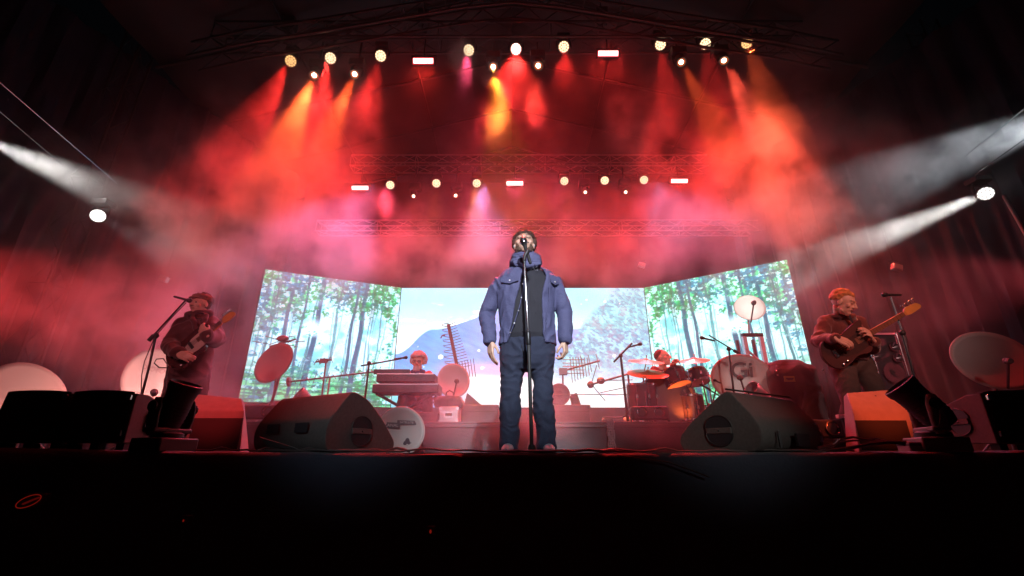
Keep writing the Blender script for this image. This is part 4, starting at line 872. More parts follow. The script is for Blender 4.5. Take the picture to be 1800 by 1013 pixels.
for sx in (-1, 1):
    for dy in (-.0, .26): MB().tube((sx * .40, dy, zz - .01), (-sx * .38, dy, .02), .019).build('leg', BLKM, t)
    MB().tube((sx * .40, -.05, zz - .015), (sx * .40, .32, zz - .015), .018).build('arm', BLKM, t)
    MB().tube((sx * .43, .3, zz - .02), (sx * .43, .3, zz + .13), .014).build('tier_post', BLKM, t)
tag(MB().limb([P(757, 692, 6.5), P(752, 702, 6.5), P(756, 712, 6.5), P(762, 708, 6.5), P(766, 695, 6.5)], .008, 6).limb([P(750, 692, 6.5), P(747, 706, 6.5), P(752, 722, 6.5), P(755, 736, 6.5)], .006, 6).build('loose_cable', CABLE), 'black cables drooping from the right end of the keyboards', 'cable')
# ------------------------------------------------------------------ drum kit
SHELL = mat('drum_shell', (.05,.035,.045), .3, coat=.6, var=.3); HEADM = mat('drum_head', (.60,.45,.38), .5, var=.08); CYM = mat('cymbal_bronze', (.62,.36,.18), .33, .85, var=.2, scale=4)
def drum(label, c, axis, r, h, front=None, lugs=8, m=SHELL, name='drum', base=None, legs=False, grp='drums of the drum kit'):
    c = Vector(c); ax = Vector(axis).normalized(); t = thing(name, label, 'drum', c, grp)
    MB().lathe([(r, -h / 2), (r, h / 2)], axis=ax, n=36).build('shell', m, t)
    for s in (-1, 1):
        MB().lathe([(r * 1.01, s * h / 2 - .012), (r * 1.045, s * h / 2 - .012), (r * 1.045, s * h / 2 + .014), (r * 1.0, s * h / 2 + .016)], axis=ax, n=36, close=False).build('hoop', CHROME if name != 'bass_drum' else SHELL, t)
        MB().lathe([(.001, s * (h / 2 + .006)), (r * .995, s * (h / 2 + .004))], axis=ax, n=36, close=False).build('head', (front if s > 0 and front else HEADM), t)
    x, y, z = frame_from(ax)
    for k in range(lugs):
        a = 2 * math.pi * k / lugs + .2; q = (x * math.cos(a) + y * math.sin(a)) * (r * 1.03)
        l = MB(); l.tube(q - z * (h / 2), q + z * (h / 2), .006, n=6); l.box(q, (.03, .03, .05)); l.build('lug', CHROME, t)
    if legs:
        for k in range(3):
            a = 2 * math.pi * k / 3 + .5; q = Vector((math.cos(a), math.sin(a), 0)) * (r * 1.06); MB().tube(q + Vector((0, 0, .05)), q * 1.1 + Vector((0, 0, base - c.z + .01)), .009, n=8).build('leg', CHROME, t)
    return t
dd = 6.5; bc = P(1163, 711, dd); r = .335; bc.z = RT + r + .01
DKH = mat('dark_drum_head', (.045,.035,.045), .45, var=.2)
bd = drum('large dark bass drum facing the audience', bc, (0.05, -1, .04), r, .42, DKH, 10, name='bass_drum')
for sx in (-1, 1): MB().tube((sx * .28, -.12, -.12), (sx * .40, -.2, RT + .01 - bc.z), .01).build('spur', CHROME, bd)
c = P(1128, 697, 6.35); drum('floor tom at the left of the bass drum, red lit from below', (c.x, 6.35, c.z - .0), (0, -.1, 1), .2, .33, None, 8, base=RT, legs=True)
c = P(1187, 668, 6.35); drum('rack tom tilted over the bass drum with an orange underside', c, (-.22, .42, 1), .18, .22, None, 8)
c = P(1200, 699, 6.5); drum('snare drum glowing orange at the right of the bass drum', c, (-.15, .35, 1), .19, .13, None, 8, mat('snare_shell', (.55,.3,.15), .4, .3))
c = P(1214, 722, 6.4); drum('dark floor tom at the right of the kit', (c.x, 6.4, RT + .23), (0, 0, 1), .18, .32, None, 8, base=RT, legs=True)
c = P(1226, 662, 6.5); drum('small dark rack tom at the right under the cymbals', c, (-.1, .3, 1), .14, .17, None, 6)
def cymbal(label, px, py, d, r, tilt, floor=None, sx=0):
    c = P(px, py, d); t = thing('cymbal', label, 'cymbal', c, 'cymbals of the drum kit'); ax = Vector(tilt).normalized()
    MB().lathe([(.001, .032), (.02, .031), (.035, .018), (.05, .012), (r * .6, .002), (r, -.014), (r, -.017), (r * .6, -.002), (.04, .008), (.001, .028)], axis=ax, n=40, close=False).build('plate', CYM, t)
    MB().lathe([(.006, .02), (.006, .06), (.012, .062), (.012, .075), (.004, .08)], axis=ax, n=10).build('wing_nut', CHROME, t); MB().lathe([(.018, -.02), (.018, .0)], axis=ax, n=12).build('felt', BLK, t)
    s = thing('cymbal_stand', label.replace('cymbal', 'chrome stand of the cymbal', 1), 'cymbal stand', (c.x + sx, d + .02, RT), 'cymbal stands of the drum kit'); fx, fz = c.x + sx, RT
    MB().tube(c - ax * .02, (c.x + sx * .5, d + .01, c.z - .2), .008).build('tilter', CHROME, s, world=True); MB().tube((c.x + sx * .5, d + .01, c.z - .2), (fx, d + .02, RT + .05), .011).build('pole', CHROME, s, world=True)
    MB().ell((c.x + sx * .5, d + .01, c.z - .2), (.022, .022, .022)).build('joint', CHROME, s, world=True)
    for k in range(3): a = 2.09 * k + .3; MB().tube((fx, d + .02, RT + .3), (fx + .24 * math.cos(a), d + .02 + .24 * math.sin(a), RT + .012), .008).build('leg', CHROME, s, world=True)
cymbal('upper left crash cymbal of the kit', 1136, 634, 6.35, .25, (.05, -.33, 1), sx=-.12)
cymbal('lower left ride cymbal of the kit, below the crash cymbal', 1139, 655, 6.25, .28, (.0, -.42, 1), sx=-.16)
cymbal('upper right crash cymbal of the kit', 1221, 632, 6.4, .21, (-.12, -.35, 1), sx=.12)
cymbal('small dark cymbal at the far right of the kit', 1243, 660, 6.6, .16, (-.03, -.22, 1), sx=.02)
cymbal('cymbal behind the rack tom, half hidden by the drummer', 1187, 649, 6.9, .17, (.1, -.45, 1), sx=.05)
p = P(1102, 738, 6.0); t = thing('drum_pedal_case', 'small clear lidded case at the left end of the drum riser edge', 'case', (P(1078, 738, 5.75).x, 5.78, RT)); MB().box((0, 0, .03), (.26, .1, .05)).build('tray', mat('clear_grey', (.3,.26,.28), .3), t, bevel=.02); MB().box((0, 0, .062), (.24, .09, .012)).build('lid', mat('clear_grey'), t, bevel=.005)
p = P(1102, 736, 6.2); tag(MB().ell((p.x, 6.2, RT + .05), (.07, .07, .05)).build('round_cushion', HEADM), 'small orange round pad on the floor left of the bass drum', 'pad')
for k, (px, py, d) in enumerate(((1238, 690, 6.2), (1262, 682, 6.1))):
    a, b = P(px, py + 12, d), P(px + 22, py - 12, d); c = P(px + 16, py - 2, d); t = thing('short_stand', ('short microphone stand low at the right of the drum kit', 'folded low stand between the drums and the lettered dish')[k], 'stand', (a.x, d, RT))
    MB().tube((a.x, d, RT + .02), b, .01).build('pole', BLKM, t, world=True); MB().tube(P(px - 6, py - 14, d), P(px + 34, py + 10, d), .009).build('boom', BLKM, t, world=True); mic(t, P(px - 8, py - 15, d), (-1, 0, .5), .8)
    for j in range(3): MB().tube((a.x, d, RT + .15), (a.x + .15 * math.cos(2.1 * j), d + .15 * math.sin(2.1 * j), RT + .01), .007).build('leg', BLKM, t, world=True)
# lamp cans glimpsed behind the wedges
def can(label, px, py, d, ax, m, z=None):
    p = P(px, py, d); t = thing('par_lamp', label, 'par lamp', p, 'small par lamps standing on the riser'); ax = Vector(ax).normalized()
    MB().lathe([(.04, -.16), (.075, -.14), (.085, 0), (.1, .03), (.1, .1), (.092, .1), (.08, .03)], axis=ax, n=24).build('can', m, t); MB().lathe([(.001, .02), (.08, .03)], axis=ax, n=20, close=False).build('lens', mat('dark_lens'), t)
    MB().limb([(-.11, 0, 0), (-.11, 0, -.1), (0, 0, -.14), (.11, 0, -.1), (.11, 0, 0)], .01, 8).build('yoke', BLKM, t); MB().tube((0, 0, -.14), (0, 0, (RT if z is None else z) - p.z + .005), .02).build('foot', BLKM, t)
can('red lit par lamp peeking over the left monitor wedge', 534, 700, 5.9, (-.6, -.5, .5), mat('par_steel', (.3,.28,.28), .4, .5)); can('orange lit par lamp at the foot of the lettered dish', 1331, 690, 5.7, (-.8, -.3, .5), mat('par_steel'))
# ------------------------------------------------------------------ small things on the stage edge
p = P(1441, 790, 3.3); t = thing('water_bottle', 'clear water bottle on the floor behind the right monitor wedge', 'bottle', (p.x, 3.3, FL)); GL = mat('clear_plastic', (.5,.55,.6), .08); GL.node_tree.nodes['Principled BSDF'].inputs['Transmission Weight'].default_value = .8
MB().lathe([(.028, 0), (.032, .01), (.032, .05), (.030, .055), (.032, .06), (.032, .13), (.024, .155), (.013, .17), (.013, .185)], n=24).build('bottle', GL, t); MB().lathe([(.015, .183), (.015, .2)], n=16).build('cap', WH, t); MB().lathe([(.0325, .07), (.0325, .11)], n=24, close=False).build('label_band', mat('bottle_label', (.3,.4,.6), .5), t)
for lb, px, py, d in (('small white gadget on the case beside the orange lit wedge', 1482, 732, 4.3),):
    p = P(px, py, d); t = thing('white_adapter', lb, 'adapter', (p.x, d, FL)); z = p.z - FL; MB().box((0, 0, z / 2), (.06, .05, z - .03)).build('post', BLK, t); MB().box((0, 0, z), (.11, .05, .035)).build('body', WH, t, bevel=.006); MB().tube((0, -.03, z), (.03, -.03, z), .01).build('plug', BLK, t)
RC = mat('glossy_cable', (.08,.07,.07), .28, coat=.5)
def cable(label, pts, r=.006, z=None): tag(MB().limb(pts, r, 7).build('stage_cable', RC), label, 'cable', 'cables lying along the stage edge')
def edge(px0, px1, d0, lift, n=24, seed=0, d1=None):
    out = []
    for i in range(n + 1):
        u = i / n; px = px0 + (px1 - px0) * u; d = d0 + ((d1 or d0) - d0) * u; q = P(px, 790, d)
        out.append(Vector((q.x, d + .03 * noise.noise(Vector((u * 6, seed, 0))), max(lip(q.x), FL) + .007 + lift * max(0, noise.noise(Vector((u * 7, seed, 3))) * 1.4 + .3 * math.sin(u * 3.14)))))
    return out
cable('cable running behind the stage lip from the left wedge to the feet of the singer', edge(470, 905, 2.93, .016, seed=1))
cable('second cable twisting along the stage edge below the left wedge', edge(455, 720, 2.97, .03, seed=2), .008)
cable('cable snaking past the left connector box', edge(345, 560, 2.95, .014, seed=3))
cable('cable looping from the microphone stand of the singer to the right wedge', edge(938, 1230, 2.92, .02, seed=4))
cable('thicker cable in front of the feet of the singer', edge(880, 1120, 2.95, .012, seed=5), .009)
cable('cable under the right wedge running to the bottle', edge(1200, 1500, 2.93, .010, seed=6))
cable('cable arching up beside the right connector box', [P(1440, 789, 2.95), P(1465, 783, 3.0), P(1478, 772, 3.0), P(1500, 768, 3.0), P(1530, 774, 2.95), P(1570, 778, 2.9), P(1592, 776, 2.85)], .007)
cable('red lit cable lying flat before the right connector box', [P(1460, 792, 2.95), P(1500, 786, 2.95), P(1530, 780, 2.92), P(1560, 777, 2.9), P(1590, 778, 2.85)], .011)
cable('cable ending under the right moving head', [P(1440, 786, 3.05), P(1490, 775, 3.05), P(1540, 771, 3.0), P(1590, 782, 2.85)], .006)
t = thing('flat_strap', 'flat dark strap sticking up from the stage edge left of the left wedge', 'strap', P(480, 788, 2.95)); MB().prism([P(456, 768, 2.95), P(462, 770, 2.95), P(500, 781, 2.95), P(528, 791, 2.95), P(470, 784, 2.95)], (0, .02, 0)).build('webbing', CLOTHBK, t, world=True)
tag(MB().limb([P(1085, 800, 2.86), P(1130, 806, 2.84), P(1175, 812, 2.83), P(1215, 826, 2.82), P(1246, 838, 2.82)], .005, 6).build('hanging_cable', CABLE), 'thin cable hanging down over the black stage skirt right of centre', 'cable')
EMR = emat('red_glow', (1, .04, .02), .13)
for nm, lb, px, py, rx, rz in (('red_ring', 'dim red oval ring, glow added, low on the skirt at the far left', 50, 881, .062, .028),):
    p = P(px, py, 2.72); t = thing(nm, lb, 'lamp', p); mb = MB(); k = 28
    mb.limb([(rx * math.cos(2 * math.pi * i / k), 0, rz * math.sin(2 * math.pi * i / k) + .3 * rx * math.cos(2 * math.pi * i / k)) for i in range(k)], .0022, 6, closed=True); mb.build('ring', EMR, t)
    MB().limb([(-.02, -.002, -.012), (.02, -.002, .006), (.05, -.002, .018)], .008, 8, flat=((0, 0, 1), .6)).build('inner_glow', emat('dull_red', (1, .03, .02), .05), t)  # lit red ring of unknown kind; fixture and glow are made up
    MB().box((0, .03, 0), (.15, .04, .08)).build('housing', BLK, t, bevel=.01)
for lb, px, py, s in (('tiny red indicator light on the skirt left of centre', 323, 915, .004), ('faint red indicator light on the skirt below the singer', 757, 934, .006)):
    p = P(px, py, 2.72); t = thing('indicator_light', lb, 'indicator light', p, 'tiny red lights on the stage skirt'); MB().ell((0, -.004, 0), (s, s, s * 1.6)).build('diode', EMR, t); MB().box((0, .02, 0), (.05, .04, .05)).build('housing', BLK, t, bevel=.005)
# ------------------------------------------------------------------ people
HAIRB = mat('brown_hair', (.10,.05,.035), .6, var=.5, scale=60, bump=.8); HAIRL = mat('fair_hair', (.52,.24,.08), .55, var=.35, scale=60, bump=.8); HAIRG = mat('grey_curly_hair', (.55,.48,.45), .6, var=.3, scale=60, bump=.8)
JEAN = mat('navy_jeans', (.018,.023,.048), .9, var=.25, scale=18, bump=.4); JACK = mat('blue_overshirt', (.062,.066,.145), .8, var=.2, scale=14, bump=.5); SCARF = mat('blue_scarf', (.085,.09,.18), .9, var=.25, scale=20, bump=.6)
BLKSH = mat('black_shirt', (.014,.014,.022), .85, var=.2, scale=14, bump=.2); LIP = mat('lip_skin', (.35,.13,.11), .5); EYEM = mat('eye', (.05,.04,.04), .2); SHOE = mat('pale_trainer', (.32,.33,.38), .5); BOOT = mat('dark_boot', (.03,.03,.03), .6)
def hand(mb, w_, d, n, thumb, curl, s=1.0, spread=.0):
    """palm + five fingers. w_: wrist, d: towards the fingers, n: palm normal, thumb: direction of the thumb side, curl 0..1"""
    d = Vector(d).normalized(); n = Vector(n); n = (n - d * n.dot(d)).normalized(); sd = d.cross(n).normalized()
    if sd.dot(Vector(thumb)) < 0: sd = -sd
    L = [.086, .090, .085, .076]; F_ = [(.044, .027, .021), (.049, .030, .022), (.046, .028, .021), (.036, .021, .018)]
    for k in range(4):
        o = sd * (.030 - .0205 * k) * s; kn = w_ + d * L[k] * s + o * 1.08 + n * (-.004 + .002 * abs(k - 1.3)) * s
        mb.limb([w_ + o * .55, w_ + d * .04 * s + o, kn], [.014 * s, .0135 * s, .0115 * s], 8)
        p = kn; pts = [p]; ang = 0
        for j, l in enumerate(F_[k]):
            ang += curl * (.55 + .10 * k) * (1.0 if j == 0 else 1.35)
            p = p + (d * math.cos(ang) + n * math.sin(ang) + sd * spread * (1.5 - k)) * l * s; pts.append(p)
        mb.limb(pts, [x * s for x in (.0098, .0092, .0084, .0074)], 8)
    t0 = w_ + d * .022 * s + sd * .022 * s + n * .006 * s; t1 = t0 + (d * .62 + sd * .62 + n * .35).normalized() * .038 * s
    t2 = t1 + (d * .85 + sd * .25 + n * .40 * (.4 + curl)).normalized() * .031 * s; t3 = t2 + (d * .9 - sd * .05 + n * .5 * curl).normalized() * .024 * s
    mb.limb([w_ + n * .002, t0, t1, t2, t3], [.016 * s, .0165 * s, .0125 * s, .0108 * s, .0088 * s], 8)
def person(label, root, J, group=None, sc_=1.0, vox=.006, scale_hand=1.0, body_m=SKIN):
    t = thing('person', label, 'person', root, group); mb = MB(); V = {k: (Vector(v) if hasattr(v, '__len__') and len(v) == 3 else v) for k, v in J.items()}
    hc = V['head']; f = V['fwd'].normalized(); up = V.get('up', Vector((0, 0, 1))); up = (up - f * up.dot(f)).normalized(); r = f.cross(up).normalized(); hs = V.get('hs', 1.0)
    H = lambda x, y, z: hc + (r * x + f * y + up * z) * hs
    Mh = Matrix((r, f, up)).transposed()
    mb.ell(H(0, -.012, .03), Vector((.077, .097, .088)) * hs, Mh, 20, 14); mb.ell(H(0, .03, -.035), Vector((.058, .062, .078)) * hs, Mh, 18, 12)
    mb.limb([H(0, .055, -.098), H(0, .06, -.085)], [.024 * hs, .03 * hs], 10)
    mb.limb([H(-.045, .02, -.075), H(0, .062, -.1), H(.045, .02, -.075)], [.018 * hs, .019 * hs, .018 * hs], 10)
    mb.limb([H(0, .090, .022), H(0, .104, -.005), H(0, .113, -.022)], [.008 * hs, .011 * hs, .0155 * hs], 10); mb.limb([H(-.016, .094, -.026), H(.016, .094, -.026)], .0085 * hs, 8)
    for s in (-1, 1):
        mb.limb([H(s * .012, .087, .030), H(s * .045, .072, .030)], .0115 * hs, 8); mb.ell(H(s * .048, .062, -.022), Vector((.02, .018, .022)) * hs, Mh)
        mb.ell(H(s * .078, -.005, -.008), Vector((.010, .020, .032)) * hs, Mh); mb.ell(H(s * .032, .072, .008), Vector((.015, .014, .011)) * hs, Mh)
    mb.limb([H(-.024, .078, -.058), H(0, .088, -.056), H(.024, .078, -.058)], .0085 * hs, 8)
    nb = V['neck']; mb.limb([nb, H(0, -.02, -.05)], [.062, .056], 16)
    ch, pv = V['chest'], V['pelvis']; side = (V['shR'] - V['shL']).normalized(); fr = side.cross(Vector((0, 0, 1))).normalized()
    mb.limb([V['shL'].lerp(V['shR'], .18), V['shL'].lerp(V['shR'], .82)], .07, 14); mb.limb([nb - Vector((0, 0, .06)), ch, (ch + pv) / 2, pv], [.09, .125, .115, .12], 18, flat=(fr, .78))
    for q in 'LR':
        sh, el, wr = V['sh' + q], V['el' + q], V['wr' + q]; mb.limb([sh, sh.lerp(el, .5), el, el.lerp(wr, .35), wr], [.058, .047, .04, .041, .026], 14)
        hd, hn, th, cu = V['hd' + q], V['hn' + q], V['ht' + q], V.get('curl' + q, .5); hand(mb, wr + hd.normalized() * .012, hd, hn, th, cu, V.get('hscale', 1.0) * scale_hand)
        hp, kn, an, to = V['hp' + q], V['kn' + q], V['an' + q], V['to' + q]; mb.limb([hp, hp.lerp(kn, .5), kn, kn.lerp(an, .35), an], [x * V.get('legr', 1) for x in (.088, .07, .055, .052, .036)], 14); mb.limb([an - Vector((0, 0, .02)), to], [.035, .03], 10)
    mb.limb([V['hpL'], V['hpR']], .09, 14)
    solid(mb, 'body', body_m, t, vox, 0, world=False, smooth=1)
    lp = MB().limb([H(-.022, .086, -.056), H(0, .0965, -.0545), H(.022, .086, -.056)], .0045 * hs, 8).build('lips', LIP, t)
    return t, H, V, Mh, r, f, up, hs
def eyes(t, H, hs, closed=False):
    for s in (-1, 1):
        if closed: MB().limb([H(s * .018, .086, .006), H(s * .032, .088, .003), H(s * .046, .079, .006)], .0022, 6).build('eyelid_line', HAIRB, t)
        else: MB().ell(H(s * .032, .079, .008), (.0095, .0095, .0095)).build('eye', EYEM, t)
def hair_mesh(t, H, Mh, hs, m, clumps, rad, zlo, front, seed=1, name='hair', size=1.0, cap=True, thick=.0):
    rs = random.Random(seed); mb = MB()
    if cap: mb.ell(H(0, -.022, .042), Vector((.083 + thick, .098 + thick, .086 + thick)) * hs, Mh, 22, 14)
    n = 0
    while n < clumps:
        a, b = rs.uniform(0, 6.283), rs.uniform(-.35, 1); c_ = math.sqrt(1 - b * b); x, y, z = c_ * math.cos(a), c_ * math.sin(a), b
        if z < zlo and y > front: continue
        if y > .55 and z < .35: continue
        mb.ell(H(x * (.080 + thick), y * (.094 + thick) - .022, z * (.086 + thick) + .042), [rad * rs.uniform(.7, 1.25) * hs for _ in range(3)], None, 8, 6); n += 1
    return mb
def sleeves(mb, V, q, r, cuff=0):
    sh, el, wr = V['sh' + q], V['el' + q], V['wr' + q]; d = (wr - el).normalized()
    mb.limb([sh, sh.lerp(el, .35), sh.lerp(el, .8), el, el.lerp(wr, .25), el.lerp(wr, .75), wr - d * .01], [r[0], r[0] * .93, r[1], r[1] * .98, r[1] * .96, r[2] * 1.06, r[2]], 20)
    if cuff: mb.limb([wr - d * .07, wr - d * .005], [r[2] * 1.08, r[2] * 1.1], 20, caps=False)
def legs(mb, V, r):
    for q in 'LR': mb.limb([V['hp' + q], V['hp' + q].lerp(V['kn' + q], .5), V['kn' + q], V['kn' + q].lerp(V['an' + q], .4), V['an' + q]], r, 20)
def shoes(t, V, m, s=1.0):
    for q in 'LR':
        a, b = V['an' + q], V['to' + q]; d = (b - a); d.z = 0; d.normalize(); g = Vector((a.x, a.y, -.012 if m is SHOE else 0)); mb = MB()
        mb.limb([g - d * .055 + Vector((0, 0, .045)), g + d * .05 + Vector((0, 0, .045)), g + d * .13 + Vector((0, 0, .035)), g + d * .19 + Vector((0, 0, .028))], [.04, .042, .038, .026], 16, flat=((0, 0, 1), .85)); mb.limb([g + Vector((0, 0, .05)), g + Vector((0, 0, .10))], .045, 12)
        for v in mb.v: v.z = max(v.z, .004)
        o = mb.build('shoe', m, t); s_ = MB(); s_.limb([g - d * .05 + Vector((0, 0, .014)), g + d * .18 + Vector((0, 0, .014))], [.048, .042], 16, flat=((0, 0, 1), .28)); s_.build('sole', m if m is not BOOT else RUBBER, o)
# ---- the singer
Rt = Vector((P(925, 795, 3.45).x, 3.45, FL)); S = lambda px, py, d=3.45: P(px, py, d) - Rt
J = dict(head=S(921.5, 431, 3.40), fwd=(-.04, -1, .30), up=(0, .3, 1), hs=1.03, neck=S(922, 474, 3.46), chest=S(925, 520, 3.45), pelvis=S(924, 612, 3.47),
    shL=S(879, 498, 3.46), shR=S(974, 497, 3.46), elL=S(855, 554, 3.50), elR=S(993, 549, 3.44), wrL=S(862, 598, 3.38), wrR=S(993, 597, 3.38),
    hdL=(.05, -.02, -1), hnL=(.85, .45, 0), htL=(.2, -1, 0), curlL=.42, hdR=(.0, -.02, -1), hnR=(-.85, .4, 0), htR=(-.2, -1, 0), curlR=.95,
    hpL=S(903, 632), hpR=S(949, 632), knL=S(897, 712, 3.42), knR=S(955, 712, 3.42), anL=S(895, 782, 3.45), anR=S(962, 782, 3.46), toL=S(889, 794, 3.28), toR=S(968, 794, 3.30), hscale=1.02, legr=.78)
t, H, V, Mh, r, f, up, hs = person('bearded singer in an open blue overshirt and scarf, head tipped back at the microphone', Rt, J, vox=.005)
eyes(t, H, hs, True)
mb = hair_mesh(t, H, Mh, hs, HAIRB, 230, .019, .36, .25, 3, cap=False, thick=.007); mb.ell(H(0, -.030, .052), Vector((.084, .094, .086)) * hs, Mh, 22, 14)
solid(mb, 'hair', HAIRB, t, .005, .005, 55, world=False, smooth=1)
mb = MB(); rs = random.Random(2)                     # beard follows jaw, chin and upper lip
for k in range(130):
    a = rs.uniform(-1, 1); y = rs.random(); x = .062 * math.sin(a * 1.45); yy = .02 + .055 * math.cos(a * 1.45) ** .8; z = -.045 - .06 * y * (1 - .25 * abs(a))
    if abs(x) < .026 and -.066 < z < -.048: continue
    mb.ell(H(x, yy - .012 * y - .003, z), [.0095 * hs] * 3, None, 8, 6)
for k in range(12): mb.ell(H(-.03 + .06 * k / 11, .092 - .012 * abs(k - 5.5) / 5.5, -.044), [.008 * hs] * 3, None, 8, 6)
solid(mb, 'beard', mat('beard_hair', (.13,.075,.05), .7, var=.5, scale=70, bump=.8), t, .005, .002, 70, world=False, smooth=1)
for s in (-1, 1):
    MB().limb([H(s * .014, .093, .032), H(s * .032, .092, .038), H(s * .052, .074, .032)], .0048, 8).build('eyebrow', HAIRB, t); MB().ell(H(s * .083, .012, -.02), (.007, .007, .009)).build('earpiece', SHOE, t)
# black shirt
mb = MB(); X = lambda px, py: S(px, py)
def ring(pxl, pxr, py, ry, cy=0.0): a, b = S(pxl, py), S(pxr, py); return ((a.x + b.x) / 2, cy + a.y, a.z, (b.x - a.x) / 2, ry)
mb.rings([ring(883, 970, 603, .115, .01), ring(881, 973, 590, .128), ring(880, 975, 555, .132), ring(880, 974, 520, .13), ring(882, 970, 492, .115), ring(893, 953, 478, .085), ring(903, 941, 470, .06)], p=2.4)
o = solid(mb, 'shirt', BLKSH, t, .007, .006, 7, (1, 1, .6), world=False)
mb = MB(); rs = random.Random(4)
for k in range(26): mb.ell(S(936 + rs.uniform(-9, 9), 481 + rs.uniform(-3, 5), 3.45) + Vector((0, -.122, 0)), (.0022, .002, .0022), None, 6, 4)
mb.build('shirt_beading', mat('dull_beads', (.25,.25,.3), .5), o)
# jeans
mb = MB(); mb.rings([ring(888, 964, 652, .09), ring(880, 973, 642, .118), ring(878, 976, 624, .128), ring(879, 975, 604, .13), ring(881, 973, 598, .125)], p=2.4)
mb.limb([V['hpL'] + Vector((.0, 0, -.0)), S(899, 668), S(897, 705, 3.43), S(897, 722, 3.43), S(896, 752), S(895, 791)], [.106, .083, .076, .079, .072, .066], 24)
mb.limb([V['hpR'] + Vector((.0, 0, -.0)), S(955, 668), S(955, 705, 3.43), S(956, 722, 3.43), S(960, 752), S(962, 791)], [.106, .079, .076, .079, .071, .065], 24)
for (x, y) in ((896, 783), (962, 783), (898, 716), (957, 716)): c = S(x, y); mb.limb([c + Vector((-.01, -.006, .012)), c + Vector((0, -.006, -.012))], .078 if y < 750 else .070, 20)
for v in mb.v: v.z = max(v.z, .012)
solid(mb, 'jeans', JEAN, t, .007, .009, 10, (1.1, 1.1, 1.25), world=False)
MB().limb([S(917, 606, 3.32), S(920, 622, 3.32), S(923, 640, 3.33)], .004, 6).build('fly_seam', BLKSH, t)
shoes(t, V, SHOE)
# overshirt: open shell + sleeves + collar
mb = MB(); sh = lambda pxl, pxr, py, ry, a0, a1: ring(pxl, pxr, py, ry) + (a0, a1)
# angles run counter-clockwise from the right front opening (about -68 deg) through the back to the left front opening (about 250 deg)
mb.shell([sh(877, 978, 607, .150, -60, 224), sh(878, 977, 598, .148, -60, 228), sh(879, 976, 580, .148, -60, 235), sh(878, 975, 560, .148, -60, 241), sh(876, 975, 540, .148, -60, 248), sh(873, 977, 520, .148, -60, 256), sh(871, 980, 505, .145, -58, 261), sh(873, 979, 490, .132, -55, 263), sh(880, 972, 480, .108, -52, 262), sh(893, 956, 474, .085, -50, 260)], .016, 60)
for q in 'LR':
    s_ = -1 if q == 'L' else 1; shp, el, wr = V['sh' + q], V['el' + q], V['wr' + q]; d = (wr - el).normalized()
    mb.limb([V['neck'] + Vector((s_ * .05, .01, -.035)), shp + Vector((-s_ * .05, 0, .01)), shp, shp.lerp(el, .35), shp.lerp(el, .8), el + Vector((0, .012, 0)), el.lerp(wr, .3), el.lerp(wr, .75), wr], [.05, .065, .070, .069, .064, .065, .060, .055, .053], 24)
    mb.limb([wr - d * .08, wr + d * .005], [.0545, .0545], 22, caps=False)
o = solid(mb, 'overshirt', JACK, t, .0065, .010, 7.5, (1.35, 1.35, .95), world=False)
mbp = MB()
def front(px, py, out=.003):                           # a point just in front of the overshirt panel
    a, b = S(868 + (py - 505) * .09, py), S(984 - (py - 505) * .06, py); cx, rx, ry = (a.x + b.x) / 2, (b.x - a.x) / 2, .150; x = S(px, py).x; u = max(-1, min(1, (x - cx) / rx))
    return Vector((x, a.y - ry * (1 - abs(u) ** 2.3) ** (1 / 2.3) - out - .004, a.z))
for x0, x1 in ((881, 911), (966, 981)):
    pk = MB().prism([front(x0, 497), front(x1, 497), front(x1, 505), front((x0 + x1) / 2, 509), front(x0, 505)], (0, -.006, 0)).build('pocket_flap', JACK, o); MB().ell(front((x0 + x1) / 2, 504, .010), (.007, .004, .007)).build('button', ALU, pk)
for px, py in ((919, 511), (917, 534), (912, 556), (905, 577), (912 - 14, 592)): MB().ell(front(px - 1, py, .006), (.0065, .004, .0065)).build('button', ALU, o)
MB().limb([front(922, 492, .001), front(919, 520, .001), front(913, 548, .001), front(904, 576, .001), front(893, 604, .001)], .004, 6).build('placket_edge', JACK, o)
MB().limb([front(964, 490, .001), front(963, 530, .001), front(959, 570, .001), front(955, 603, .001)], .004, 6).build('placket_edge', JACK, o)
# scarf: three overlapping soft coils
mb = MB(); hcx = S(924, 462)
for k, (py, rx, ry, rr, ph) in enumerate(((453, .088, .088, .024, 0), (460, .100, .100, .028, 1), (467, .108, .106, .028, 2), (473, .09, .095, .026, 3))):
    c = S(924.5, py); mb.limb([c + Vector((rx * math.cos(a), ry * math.sin(a) - .01, .012 * math.sin(a * 2 + ph) - .014 * math.sin(a))) for a in [2 * math.pi * j / 28 for j in range(28)]], [rr * (1 + .2 * math.sin(3 * j / 28 * 6.283 + ph * 2)) for j in range(28)], 12, closed=True)
mb.limb([S(905, 462, 3.36), S(925, 468, 3.32), S(948, 463, 3.36)], [.022, .028, .022], 12)
solid(mb, 'scarf', SCARF, t, .006, .010, 13, (1, 1, 2.2), world=False)
MB().limb([S(914, 470, 3.34), S(922, 500, 3.30), S(921, 540, 3.30), S(924, 590, 3.31)], .003, 6).build('earphone_wire', BLKSH, t)

